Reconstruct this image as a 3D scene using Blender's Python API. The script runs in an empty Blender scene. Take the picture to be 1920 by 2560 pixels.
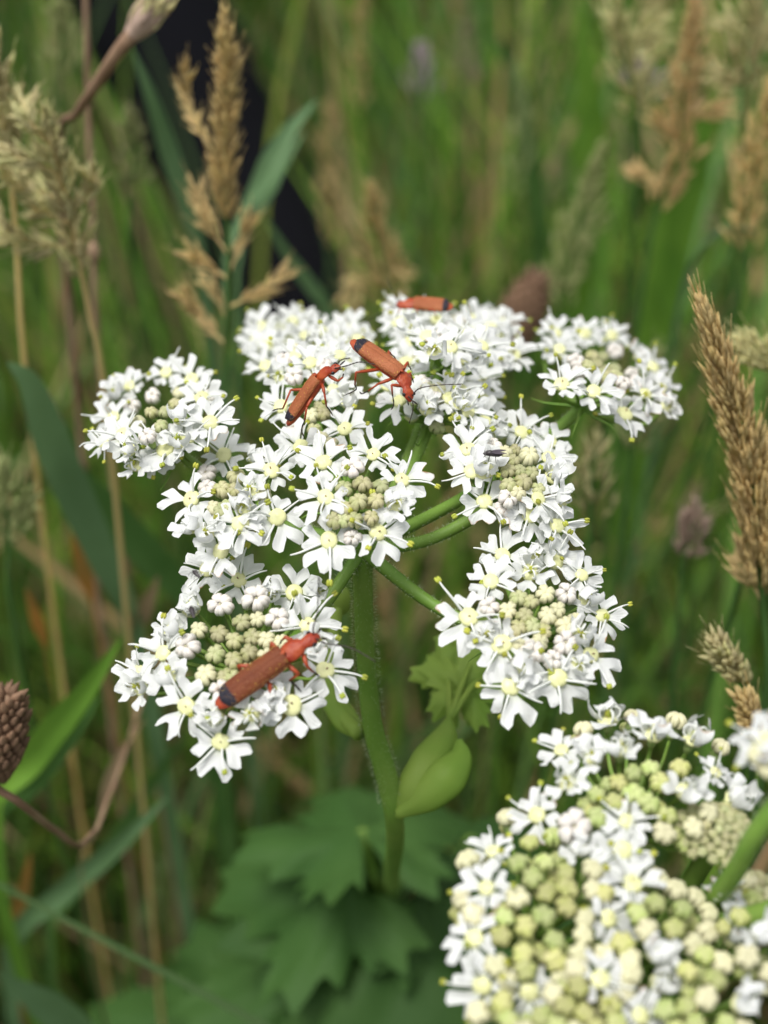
import bpy, math, random
import numpy as np
from mathutils import Vector, Matrix, Quaternion
random.seed(7); rng = np.random.default_rng(7)
scene = bpy.context.scene
COL = scene.collection
R = math.radians

# ------------------------------------------------------------------ camera
PITCH = R(38.0); DF = 0.140                    # looking down 38 degrees, focus at 14 cm
T0 = Vector((0, 0, 0.60))
FWD = Vector((0, math.cos(PITCH), -math.sin(PITCH)))
UPV = Vector((0, math.sin(PITCH), math.cos(PITCH)))
RGT = Vector((1, 0, 0))
CAM = T0 - FWD * DF
cd = bpy.data.cameras.new('camera'); cam = bpy.data.objects.new('camera', cd); COL.objects.link(cam)
cam.location = CAM; cam.rotation_euler = (math.pi / 2 - PITCH, 0, 0)
cd.sensor_fit = 'VERTICAL'; cd.sensor_height = 36.0
cd.lens = 18.0 / (0.042667 / DF)
cd.clip_start = 0.01; cd.clip_end = 200
cd.dof.use_dof = True; cd.dof.focus_distance = 0.1445
cd.dof.aperture_fstop = cd.lens / 2.3          # opening about 2.3 mm, a phone lens
scene.camera = cam

# ------------------------------------------------------------------ sky, sun, exposure (bright overcast)
SUN_EL, SUN_AZ = R(72), R(235)
w = bpy.data.worlds.new('World'); scene.world = w; w.use_nodes = True
nt = w.node_tree; bg = nt.nodes['Background']
sky = nt.nodes.new('ShaderNodeTexSky'); sky.sky_type = 'NISHITA'; sky.sun_disc = False
sky.sun_elevation = SUN_EL; sky.sun_rotation = SUN_AZ; sky.dust_density = 4.0; sky.air_density = 1.0
hs = nt.nodes.new('ShaderNodeHueSaturation'); hs.inputs['Saturation'].default_value = 0.22
nt.links.new(sky.outputs[0], hs.inputs['Color']); nt.links.new(hs.outputs[0], bg.inputs[0])
bg.inputs[1].default_value = 0.12
sd = bpy.data.lights.new('sun', 'SUN'); sun = bpy.data.objects.new('sun', sd); COL.objects.link(sun)
sd.energy = 1.5; sd.angle = R(22); sd.color = (1.0, 0.965, 0.91)
sdir = Vector((math.sin(SUN_AZ) * math.cos(SUN_EL), math.cos(SUN_AZ) * math.cos(SUN_EL), math.sin(SUN_EL)))
sun.rotation_euler = sdir.to_track_quat('Z', 'Y').to_euler()
sun.location = (0, 0, 5)
scene.view_settings.view_transform = 'Standard'; scene.view_settings.look = 'None'
scene.view_settings.exposure = 0.62; scene.view_settings.gamma = 1.0
scene.cycles.use_denoising = True
scene.cycles.max_bounces = 8; scene.cycles.transparent_max_bounces = 8

# ------------------------------------------------------------------ pixel <-> space (photograph 1920 x 2560)
KX = 0.032 / DF / 960.0
def U(px, py, d):
    """point at depth d (metres along the view axis) seen at this place"""
    return CAM + FWD * d + RGT * ((px - 960) * KX * d) + UPV * ((1280 - py) * KX * d)
def ray(px, py):
    return (FWD + RGT * ((px - 960) * KX) + UPV * ((1280 - py) * KX))
def proj(p):
    v = p - CAM; d = v.dot(FWD)
    if d < 1e-4: return None
    return (960 + v.dot(RGT) / d / KX, 1280 - v.dot(UPV) / d / KX, d)
def on_plane(px, py, c, n):
    r = ray(px, py); return CAM + r * ((c - CAM).dot(n) / r.dot(n))
def drop(pts, d0, k=0.78):
    """pixel path of something upright: lower places stand deeper"""
    y0 = pts[0][1]; m = KX * d0
    return [U(x, y, d0 + k * (y - y0) * m) for x, y in pts]

# ------------------------------------------------------------------ materials
def mat(name, col, rough=0.55, trans=0.0, spec=0.3, var=0.0, noise=None, bump=0.0, bscale=800, attr=False, sss=0.0, coat=0.0, hue=0.0):
    m = bpy.data.materials.new(name); m.use_nodes = True; n = m.node_tree; L = n.links
    b = n.nodes['Principled BSDF']; out = n.nodes['Material Output']
    b.inputs['Roughness'].default_value = rough; b.inputs['Specular IOR Level'].default_value = spec
    b.inputs['Coat Weight'].default_value = coat
    src = None
    if attr:
        a = n.nodes.new('ShaderNodeAttribute'); a.attribute_name = 'tint'; src = a.outputs['Color']
    else:
        rgb = n.nodes.new('ShaderNodeRGB'); rgb.outputs[0].default_value = (*col, 1); src = rgb.outputs[0]
    tc = n.nodes.new('ShaderNodeTexCoord')
    if noise:
        c2, sc, lo, hi = noise
        nz = n.nodes.new('ShaderNodeTexNoise'); nz.inputs['Scale'].default_value = sc; nz.inputs['Detail'].default_value = 5
        L.new(tc.outputs['Object'], nz.inputs['Vector'])
        mr = n.nodes.new('ShaderNodeMapRange'); mr.inputs[1].default_value = lo; mr.inputs[2].default_value = hi
        L.new(nz.outputs['Fac'], mr.inputs[0])
        mx = n.nodes.new('ShaderNodeMix'); mx.data_type = 'RGBA'
        L.new(mr.outputs[0], mx.inputs[0]); L.new(src, mx.inputs[6]); mx.inputs[7].default_value = (*c2, 1); src = mx.outputs[2]
    if var or hue:
        oi = n.nodes.new('ShaderNodeObjectInfo'); h = n.nodes.new('ShaderNodeHueSaturation')
        mr = n.nodes.new('ShaderNodeMapRange'); mr.inputs[3].default_value = 1 - var; mr.inputs[4].default_value = 1 + var
        L.new(oi.outputs['Random'], mr.inputs[0]); L.new(mr.outputs[0], h.inputs['Value'])
        mr2 = n.nodes.new('ShaderNodeMapRange'); mr2.inputs[3].default_value = .5 - hue; mr2.inputs[4].default_value = .5 + hue
        mm = n.nodes.new('ShaderNodeMath'); mm.operation = 'MULTIPLY'; mm.inputs[1].default_value = 7.31
        fr = n.nodes.new('ShaderNodeMath'); fr.operation = 'FRACT'
        L.new(oi.outputs['Random'], mm.inputs[0]); L.new(mm.outputs[0], fr.inputs[0]); L.new(fr.outputs[0], mr2.inputs[0]); L.new(mr2.outputs[0], h.inputs['Hue'])
        L.new(src, h.inputs['Color']); src = h.outputs[0]
    L.new(src, b.inputs['Base Color'])
    if bump:
        nz = n.nodes.new('ShaderNodeTexNoise'); nz.inputs['Scale'].default_value = bscale; nz.inputs['Detail'].default_value = 4
        L.new(tc.outputs['Object'], nz.inputs['Vector'])
        bp = n.nodes.new('ShaderNodeBump'); bp.inputs['Strength'].default_value = bump; bp.inputs['Distance'].default_value = 0.0002
        L.new(nz.outputs['Fac'], bp.inputs['Height']); L.new(bp.outputs[0], b.inputs['Normal'])
    if sss:
        b.inputs['Subsurface Weight'].default_value = sss; b.inputs['Subsurface Radius'].default_value = (.0006, .0006, .0004); b.inputs['Subsurface Scale'].default_value = 1
    if trans:
        t = n.nodes.new('ShaderNodeBsdfTranslucent'); mxs = n.nodes.new('ShaderNodeMixShader'); mxs.inputs[0].default_value = trans
        L.new(src, t.inputs[0]); L.new(b.outputs[0], mxs.inputs[1]); L.new(t.outputs[0], mxs.inputs[2]); L.new(mxs.outputs[0], out.inputs[0])
    return m

def petal_mat():
    m = mat('petal', (.80, .815, .80), rough=.5, trans=.28, spec=.25)
    n = m.node_tree; L = n.links; rgb = [x for x in n.nodes if x.type == 'RGB'][0]
    a = n.nodes.new('ShaderNodeAttribute'); a.attribute_name = 'tipp'
    oi = n.nodes.new('ShaderNodeObjectInfo'); tc = n.nodes.new('ShaderNodeTexCoord')
    nz = n.nodes.new('ShaderNodeTexNoise'); nz.inputs['Scale'].default_value = 900; L.new(tc.outputs['Object'], nz.inputs['Vector'])
    # worn brown rim on some petals only
    s = n.nodes.new('ShaderNodeMath'); s.operation = 'MULTIPLY_ADD'; s.inputs[1].default_value = .34; L.new(nz.outputs['Fac'], s.inputs[0]); L.new(a.outputs['Fac'], s.inputs[2])
    mr = n.nodes.new('ShaderNodeMapRange'); mr.inputs[1].default_value = 1.08; mr.inputs[2].default_value = 1.22; L.new(s.outputs[0], mr.inputs[0])
    g = n.nodes.new('ShaderNodeMath'); g.operation = 'GREATER_THAN'; g.inputs[1].default_value = .86; L.new(oi.outputs['Random'], g.inputs[0])
    mu = n.nodes.new('ShaderNodeMath'); mu.operation = 'MULTIPLY'; L.new(mr.outputs[0], mu.inputs[0]); L.new(g.outputs[0], mu.inputs[1])
    # pale green claw at the very base of the petal
    mr2 = n.nodes.new('ShaderNodeMapRange'); mr2.inputs[1].default_value = 0; mr2.inputs[2].default_value = .3; L.new(a.outputs['Fac'], mr2.inputs[0])
    mx0 = n.nodes.new('ShaderNodeMix'); mx0.data_type = 'RGBA'; L.new(mr2.outputs[0], mx0.inputs[0]); mx0.inputs[6].default_value = (.74, .79, .6, 1); L.new(rgb.outputs[0], mx0.inputs[7])
    mx = n.nodes.new('ShaderNodeMix'); mx.data_type = 'RGBA'; L.new(mu.outputs[0], mx.inputs[0]); L.new(mx0.outputs[2], mx.inputs[6]); mx.inputs[7].default_value = (.42, .24, .10, 1)
    b = n.nodes['Principled BSDF']; t = [x for x in n.nodes if x.type == 'BSDF_TRANSLUCENT'][0]
    L.new(mx.outputs[2], b.inputs['Base Color']); L.new(mx.outputs[2], t.inputs[0])
    # fine veins running out from the base
    uv = n.nodes.new('ShaderNodeAttribute'); uv.attribute_name = 'vein'
    wv = n.nodes.new('ShaderNodeMath'); wv.operation = 'SINE'; mul = n.nodes.new('ShaderNodeMath'); mul.operation = 'MULTIPLY'; mul.inputs[1].default_value = 26
    L.new(uv.outputs['Fac'], mul.inputs[0]); L.new(mul.outputs[0], wv.inputs[0])
    ad = n.nodes.new('ShaderNodeMath'); ad.operation = 'MULTIPLY_ADD'; ad.inputs[1].default_value = 1.5; L.new(nz.outputs['Fac'], ad.inputs[0]); L.new(wv.outputs[0], ad.inputs[2])
    bp = n.nodes.new('ShaderNodeBump'); bp.inputs['Strength'].default_value = .22; bp.inputs['Distance'].default_value = .00006
    L.new(ad.outputs[0], bp.inputs['Height']); L.new(bp.outputs[0], b.inputs['Normal'])
    return m

M = dict(
    petal=petal_mat(),
    disc=mat('nectar_disc', (.70, .71, .36), .35, sss=.0, spec=.4, var=.08, bump=.4, bscale=2500),
    filament=mat('filament', (.84, .86, .82), .5, trans=.2),
    anther=mat('anther', (.36, .39, .055), .6, var=.25, hue=.014, bump=.5, bscale=4000),
    bud_green=mat('bud_green', (.42, .44, .20), .5, trans=.12, var=.16, hue=.02, noise=((.58, .54, .34), 900, .4, .7)),
    bud_cream=mat('bud_cream', (.62, .60, .38), .5, var=.08, hue=.005, noise=((.58, .58, .36), 700, .45, .75)),
    bud_white=mat('bud_white', (.80, .74, .68), .5, trans=.15, var=.05, noise=((.80, .79, .72), 500, .4, .6)),
    bud_tip=mat('bud_groove', (.30, .20, .12), .7, var=.3),
    stem=mat('stem', (.13, .25, .035), .5, noise=((.20, .31, .06), 160, .4, .7), bump=.3, bscale=900),
    ovary=mat('ovary', (.22, .33, .09), .6, noise=((.33, .42, .15), 1500, .4, .7), bump=.5, bscale=3000),
    hair=mat('plant_hair', (.5, .58, .36), .6, trans=.3),
    sheath=mat('sheath', (.30, .42, .08), .5, trans=.35, spec=.2, noise=((.20, .35, .05), 90, .35, .65)),
    leaf=mat('leaf', (.038, .095, .02), .6, trans=.2, noise=((.055, .12, .026), 60, .35, .7), bump=.6, bscale=220, var=.1, spec=.15),
    wingcase=None,
    body=mat('beetle_body', (.27, .028, .010), .42, noise=((.40, .075, .018), 900, .35, .7), bump=.6, bscale=3500, spec=.4),
    leg_orange=mat('beetle_leg', (.32, .05, .012), .38, spec=.45),
    leg_dark=mat('beetle_dark', (.028, .018, .014), .45, spec=.4),
    goldhair=mat('gold_hair', (.55, .30, .09), .5, trans=.3), pollen=mat('pollen', (.75, .55, .08), .6),
    eye=mat('beetle_eye', (.012, .010, .012), .2, spec=.6),
    fly=mat('fly_body', (.035, .028, .03), .35, spec=.5),
    flywing=mat('fly_wing', (.12, .10, .12), .25, trans=.4),
    grass=mat('grass', (0, 0, 0), .5, trans=.45, attr=True, spec=.25),
    blade=mat('grass_blade', (.075, .17, .04), .45, trans=.32, noise=((.11, .22, .06), 60, .35, .7)),
    blade_blue=mat('grass_blade_blue', (.12, .22, .09), .45, trans=.35, noise=((.16, .28, .13), 60, .35, .7)),
    blade_bright=mat('grass_blade_bright', (.20, .38, .05), .45, trans=.38, noise=((.10, .24, .03), 40, .35, .7)),
    blade_dry=mat('grass_blade_dry', (.40, .29, .17), .6, trans=.2, noise=((.28, .18, .10), 80, .35, .7)),
    blade_orange=mat('grass_blade_orange', (.46, .22, .05), .6, trans=.25, noise=((.30, .20, .06), 90, .4, .7)),
    straw=mat('straw', (.76, .61, .30), .6, trans=.45, var=.12, hue=.006),
    bud_lime=mat('bud_lime', (.45, .51, .17), .5, trans=.12, var=.2, hue=.02, noise=((.54, .53, .28), 900, .4, .7)),
    straw_green=mat('straw_green', (.70, .65, .35), .6, trans=.45, var=.18, hue=.015),
    green_head=mat('green_seed_head', (.36, .40, .17), .6, trans=.22, var=.2, hue=.02),
    pink_head=mat('pink_seed_head', (.44, .32, .25), .65, trans=.2, var=.2),
    mauve=mat('mauve_flower', (.48, .38, .42), .6, trans=.25, var=.15),
    brown=mat('brown_head', (.19, .115, .07), .75, var=.25, bump=.4),
    drybrown=mat('dry_stem', (.33, .22, .14), .65, noise=((.22, .13, .08), 120, .4, .65)),
    soil=mat('soil', (.03, .026, .015), .9, noise=((.05, .06, .022), 25, .4, .7), bump=.8, bscale=60),
    cloth=mat('black_cloth', (.008, .008, .012), .85, bump=.6, bscale=600, spec=.15),
    jacket=mat('navy_cloth', (.012, .014, .025), .8, bump=.5, bscale=500),
    skin=mat('skin', (.55, .36, .27), .5), hairp=mat('hair', (.05, .03, .02), .6),
    shoe=mat('shoe', (.012, .012, .013), .6), sole=mat('shoe_sole', (.03, .03, .03), .8),
)
def wing_mat(ca=(.30, .088, .034), cb=(.40, .14, .058)):
    m = mat('wing_case', ca, .5, noise=(cb, 420, .35, .7), bump=.6, bscale=6000, spec=.22)
    n = m.node_tree; L = n.links; b = n.nodes['Principled BSDF']
    src = b.inputs['Base Color'].links[0].from_socket
    a = n.nodes.new('ShaderNodeAttribute'); a.attribute_name = 'along'
    nz = n.nodes.new('ShaderNodeTexNoise'); nz.inputs['Scale'].default_value = 1800
    tc = n.nodes.new('ShaderNodeTexCoord'); L.new(tc.outputs['Object'], nz.inputs['Vector'])
    s = n.nodes.new('ShaderNodeMath'); s.operation = 'MULTIPLY_ADD'; s.inputs[1].default_value = .05; L.new(nz.outputs['Fac'], s.inputs[0]); L.new(a.outputs['Fac'], s.inputs[2])
    mr = n.nodes.new('ShaderNodeMapRange'); mr.inputs[1].default_value = .838; mr.inputs[2].default_value = .868; L.new(s.outputs[0], mr.inputs[0])
    mx = n.nodes.new('ShaderNodeMix'); mx.data_type = 'RGBA'; L.new(mr.outputs[0], mx.inputs[0]); L.new(src, mx.inputs[6]); mx.inputs[7].default_value = (.022, .02, .03, 1)
    L.new(mx.outputs[2], b.inputs['Base Color'])
    return m
M['wingcase'] = wing_mat(); M['wingdark'] = wing_mat((.14, .036, .014), (.20, .058, .02))

# ------------------------------------------------------------------ mesh helpers
def mesh(name, verts, faces, mats, midx=None, smooth=True, attrs=None):
    me = bpy.data.meshes.new(name); me.from_pydata([tuple(v) for v in verts], [], faces)
    for m_ in (mats if isinstance(mats, (list, tuple)) else [mats]): me.materials.append(m_)
    if midx is not None: me.polygons.foreach_set('material_index', midx)
    if smooth: me.polygons.foreach_set('use_smooth', [True] * len(me.polygons))
    for k, v in (attrs or {}).items():
        at = me.attributes.new(k, 'FLOAT', 'POINT'); at.data.foreach_set('value', v)
    me.update(); return me
def obj(name, me, parent=None, mtx=None):
    o = bpy.data.objects.new(name, me); COL.objects.link(o)
    if parent is not None: o.parent = parent
    if mtx is not None: o.matrix_basis = mtx
    return o
def tag(o, label, cat, group=None):
    o['label'] = label; o['category'] = cat
    if group: o['group'] = group
    return o
def thing(name, label, cat, loc, group=None):
    e = bpy.data.objects.new(name, None); COL.objects.link(e); e.location = loc; e.empty_display_size = .005
    return tag(e, label, cat, group)
def spline(pts, n):
    """centripetal Catmull-Rom through pts, n samples shared evenly between the spans"""
    P = [Vector(p) for p in pts]; P = [P[0] * 2 - P[1]] + P + [P[-1] * 2 - P[-2]]
    K = [0.0]
    for a, b in zip(P, P[1:]): K.append(K[-1] + max(1e-7, (b - a).length) ** .5)
    out = []; seg = len(P) - 3
    for i in range(n):
        t = i / (n - 1) * seg; k = min(int(t), seg - 1); t -= k
        p0, p1, p2, p3 = P[k:k + 4]; t0, t1, t2, t3 = K[k:k + 4]; t = t1 + t * (t2 - t1)
        a1 = p0 * ((t1 - t) / (t1 - t0)) + p1 * ((t - t0) / (t1 - t0)); a2 = p1 * ((t2 - t) / (t2 - t1)) + p2 * ((t - t1) / (t2 - t1)); a3 = p2 * ((t3 - t) / (t3 - t2)) + p3 * ((t - t2) / (t3 - t2))
        b1 = a1 * ((t2 - t) / (t2 - t0)) + a2 * ((t - t0) / (t2 - t0)); b2 = a2 * ((t3 - t) / (t3 - t1)) + a3 * ((t - t1) / (t3 - t1))
        out.append(b1 * ((t2 - t) / (t2 - t1)) + b2 * ((t - t1) / (t2 - t1)))
    return out
def lerp_list(vals, n):
    return [float(x) for x in np.interp(np.linspace(0, 1, n), np.linspace(0, 1, len(vals)), vals)]
def frames(P):
    n = len(P); T = [(P[min(i + 1, n - 1)] - P[max(i - 1, 0)]).normalized() for i in range(n)]
    u = T[0].orthogonal().normalized(); F = []
    for t in T:
        u = (u - t * u.dot(t)).normalized(); F.append((t, u, t.cross(u)))
    return F
class MB:
    def __init__(s): s.v = []; s.f = []; s.m = []
    def add(s, v, f, m=0):
        k = len(s.v); s.v += [Vector(x) for x in v]; s.f += [tuple(i + k for i in q) for q in f]; s.m += [m] * len(f)
    def tube(s, P, rad, ns=8, m=0, cap=True, squash=1.0, ridge=0.0):
        P = [Vector(p) for p in P]; rad = lerp_list(rad, len(P)) if not isinstance(rad, (int, float)) else [rad] * len(P)
        v = []; f = []
        for p, r, (t, a, b) in zip(P, rad, frames(P)):
            for k in range(ns):
                th = 2 * math.pi * k / ns; rr = r * (1 + (ridge if k % 2 else -ridge))
                v.append(p + a * (math.cos(th) * rr) + b * (math.sin(th) * rr * squash))
        for i in range(len(P) - 1):
            for k in range(ns): f.append((i * ns + k, i * ns + (k + 1) % ns, (i + 1) * ns + (k + 1) % ns, (i + 1) * ns + k))
        if cap:
            f.append(tuple(range(ns - 1, -1, -1))); f.append(tuple(range((len(P) - 1) * ns, len(P) * ns)))
        s.add(v, f, m)
    def ball(s, c, r, ax=None, nu=8, nv=5, m=0):
        """ellipsoid, r = (rx, ry, rz) in frame ax (3x3) """
        c = Vector(c); v = []; f = []
        for j in range(nv + 1):
            ph = math.pi * j / nv
            for k in range(nu):
                th = 2 * math.pi * k / nu
                q = Vector((r[0] * math.sin(ph) * math.cos(th), r[1] * math.sin(ph) * math.sin(th), r[2] * math.cos(ph)))
                v.append(c + (ax @ q if ax else q))
        for j in range(nv):
            for k in range(nu): f.append((j * nu + k, (j + 1) * nu + k, (j + 1) * nu + (k + 1) % nu, j * nu + (k + 1) % nu))
        s.add(v, f, m)
    def mesh(s, name, mats, off=None, smooth=True, attrs=None):
        v = [x - off for x in s.v] if off is not None else s.v
        return mesh(name, v, s.f, mats, s.m, smooth, attrs)
def frame_from(n, x):
    """matrix with z along n and x near x"""
    n = n.normalized(); x = x - n * x.dot(n)
    x = x.normalized() if x.length > 1e-9 else n.orthogonal().normalized()
    y = n.cross(x)
    return Matrix((x, y, n)).transposed()
def TRS(loc, rot3=None, sc=1.0):
    m = (rot3 if rot3 is not None else Matrix.Identity(3)) * 1.0
    m = m @ Matrix.Diagonal((sc, sc, sc) if isinstance(sc, (int, float)) else sc)
    m = m.to_4x4(); m.translation = loc; return m
MM = 0.001

# ------------------------------------------------------------------ ground
g = [(x, y, 0) for x in (-60, 60) for y in (-60, 60)]
NG = 80; gv = []; gf = []
xs = np.sign(np.linspace(-1, 1, NG)) * np.abs(np.linspace(-1, 1, NG)) ** 3 * 60
for a in xs:
    for b in xs: gv.append((a, b, -.012 + random.uniform(-.008, .008)))
for i in range(NG - 1):
    for j in range(NG - 1): gf.append((i * NG + j, (i + 1) * NG + j, (i + 1) * NG + j + 1, i * NG + j + 1))
gr = obj('ground', mesh('ground', gv, gf, M['soil'])); gr['kind'] = 'structure'

# ------------------------------------------------------------------ petals, stamens, buds (shared shapes)
def petal_geo(L, W, notch, lift=.12, cup=.25, wav=.06, seed=0, curl=0.0):
    r = random.Random(seed); nu, nv = 8, 9; v = []; tip = []; vein = []; asym = r.uniform(-.12, .12); ph = r.uniform(0, 6)
    for i in range(nu):
        u = i / (nu - 1)
        hw = W * (.13 + .87 * math.sin(min(1, u * 1.10) * math.pi / 2) ** 1.7)
        for j in range(nv):
            t = -1 + 2 * j / (nv - 1)
            n_ = notch * max(0, 1 - abs(t - asym) / .62) ** 1.3
            x = L * u * (1 - n_ * u * u) * (1 - .30 * abs(t) ** 3.5 * u + asym * t * .5 * u)
            y = t * hw * (1 - .12 * u * abs(t))
            z = L * (lift * u - cup * u * u * .6 + cup * .45 * (abs(t) ** 1.6) * (u ** .7) * .6 + wav * math.sin(ph + 5 * u + 3.4 * t) * u)
            if curl:
                # roll the blade inward along an arc
                a = curl * u; rad = L / curl
                q = rad * math.sin(a); z2 = rad * (1 - math.cos(a)); x, z = q * (.85 + .15 * (1 - n_)), z2 + .15 * L * abs(t) ** 2
                y = t * hw * (1 - .35 * u)
            v.append(Vector((x, y, z))); tip.append(u * (1 - .0 * n_)); vein.append(t)
    f = [(i * nv + j, (i + 1) * nv + j, (i + 1) * nv + j + 1, i * nv + j + 1) for i in range(nu - 1) for j in range(nv - 1)]
    return v, f, tip, vein
PG = {}
for k in range(6):
    PG['outer', k] = petal_geo(2.55 * MM, (1.32 + .10 * (k % 3)) * MM, .44 + .05 * k, .10, .16 + .08 * (k % 2), .09, 10 + k)
    PG['side', k] = petal_geo(2.05 * MM, (1.08 + .09 * (k % 3)) * MM, .34 + .05 * k, .16, .22 + .10 * (k % 2), .10, 30 + k)
    PG['inner', k] = petal_geo(1.62 * MM, (.88 + .07 * (k % 3)) * MM, .30 + .04 * k, .25, .30, .10, 50 + k)
    PG['curl', k] = petal_geo(1.95 * MM, (.80 + .06 * (k % 3)) * MM, .25, 0, 0, 0, 70 + k, curl=R(95 + 24 * k))
PM = {k: mesh('petal', a[0], a[1], M['petal'], attrs={'tipp': a[2], 'vein': a[3]}) for k, a in PG.items()}
# nectar disc: a low two-part cushion
mb = MB(); nu = 16
for sgn in (-1, 1): mb.ball((sgn * .12 * MM, 0, .10 * MM), (.56 * MM, .62 * MM, .26 * MM), nu=14, nv=8)
mb.tube([(.05 * MM, 0, .3 * MM), (.12 * MM, .03 * MM, .52 * MM)], [.07 * MM, .05 * MM], 6, 1)
DISC = mb.mesh('nectar_disc', [M['disc'], M['bud_tip']])
mb = MB()
for sgn in (-1, 1): mb.ball((sgn * .10 * MM, 0, .10 * MM), (.56 * MM, .62 * MM, .28 * MM), nu=14, nv=8)
DISC2 = mb.mesh('nectar_disc', [M['disc']])
ST = []; STG = []
for k in range(10):
    r = random.Random(200 + k); L = r.uniform(2.3, 3.5) * MM; up = r.uniform(.15, .95); bend = r.uniform(-.5, .3); side = r.uniform(-.3, .3)
    P = spline([(0, 0, 0), (L * .4 * (1 - up * .4), side * L * .1, L * .45 * up), (L * .75 * (1 - up * .35), side * L * .25, L * (.72 * up + .05 * bend)), (L * .98 * (1 - up * .3), side * L * .5, L * (.85 * up + .3 * bend))], 9)
    mb = MB(); mb.tube(P, [.115 * MM, .095 * MM, .06 * MM], 6, 0)
    if k < 6:
        ax = frame_from((P[-1] - P[-2]).cross(Vector((0, 1, .3))), P[-1] - P[-2])
        for s_ in (-1, 1): mb.ball(P[-1] + ax @ Vector((.1 * MM, s_ * .11 * MM, 0)), (.29 * MM, .15 * MM, .19 * MM), ax, 8, 6, 1)
    ST.append(mb.mesh('stamen', [M['filament'], M['anther']]))
STC = []                                        # stamens still folded in a young floret
for k in range(4):
    h = (.75 + .12 * k) * MM
    P = spline([(.1 * MM, 0, 0), (.75 * MM, 0, h * .5), (.8 * MM, 0, h * 1.1), (.35 * MM, .05 * MM, h * 1.25), (.05 * MM, .05 * MM, h * .8)], 12)
    mb = MB(); mb.tube(P, [.10 * MM, .09 * MM, .07 * MM], 6, 0)
    for s_ in (-1, 1): mb.ball(P[-1] + Vector((0, s_ * .1 * MM, 0)), (.17 * MM, .14 * MM, .26 * MM), None, 8, 6, 1)
    STC.append(mb.mesh('stamen', [M['filament'], M['anther']]))

def bud_mesh(kind, seed):
    r = random.Random(seed); mb = MB(); R0 = .86 * MM; H = r.uniform(.62, .80)
    white = kind == 'bud_white'
    mb.ball((0, 0, R0 * .40), (R0 * .50, R0 * .50, R0 * .42), None, 12, 7)
    for i in range(5):                                     # five folded petals, each with a crease down its middle
        a = 2 * math.pi * i / 5 + r.uniform(-.1, .1); g_ = r.uniform(.88, 1.12)
        for sd_ in (-1, 1):
            aa = a + sd_ * .20; v = []; f = []; nu, nv = 9, 8
            lean = r.uniform(-.05, .10) if white else 0
            for j in range(nv + 1):
                t = j / nv; ph = R(-62) + R(62 + (96 if not white else 80)) * t
                rr = R0 * g_ * (.72 * math.cos(ph) + .02 + lean * t); zz = R0 * (H * .78 * math.sin(ph) + .52) - R0 * (.16 * max(0, t - .7) / .3)
                wd = R0 * g_ * (.27 if not white else .30) * math.sin(math.pi * (.10 + .82 * t)) ** .6
                for k in range(nu):
                    th = 2 * math.pi * k / nu; y = math.cos(th) * wd; q = math.sin(th) * wd * .95
                    rad = rr + q * math.cos(ph) * .9; z = zz + q * math.sin(ph) * .9
                    v.append(Vector((rad * math.cos(aa) - y * math.sin(aa), rad * math.sin(aa) + y * math.cos(aa), z)))
            for j in range(nv):
                for k in range(nu): f.append((j * nu + k, j * nu + (k + 1) % nu, (j + 1) * nu + (k + 1) % nu, (j + 1) * nu + k))
            f.append(tuple(range(nv * nu, nv * nu + nu)))
            mb.add(v, f, 0)
    if r.random() < .6: mb.ball((0, 0, R0 * .82), (R0 * .12, R0 * .09, R0 * .10), None, 6, 4, 1)
    return mb.mesh('bud', [M[kind], M['bud_tip'] if not white else M['bud_cream']])
BUD = {k: [bud_mesh(k, i + 7 * q) for i in range(5)] for q, k in enumerate(('bud_green', 'bud_cream', 'bud_white', 'bud_lime'))}

def base_mesh(name, fr_inv, base, pos, thick=1.0, ov=True):
    """ovary and stalk of one floret, in the floret's own frame"""
    b = fr_inv @ (base - pos); L = b.length; mb = MB()
    P = spline([(0, 0, -.5 * MM), (0, 0, -.28 * L), b * .72 + Vector((0, 0, -.10 * L)), b], 8)
    mb.tube(P, [.17 * MM * thick, .2 * MM * thick, .26 * MM], 6, 0)
    if ov: mb.ball((0, 0, -.45 * MM), (.5 * MM, .38 * MM, .62 * MM), None, 10, 7, 1)
    return mb.mesh(name, [M['stem'], M['ovary']])

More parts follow.
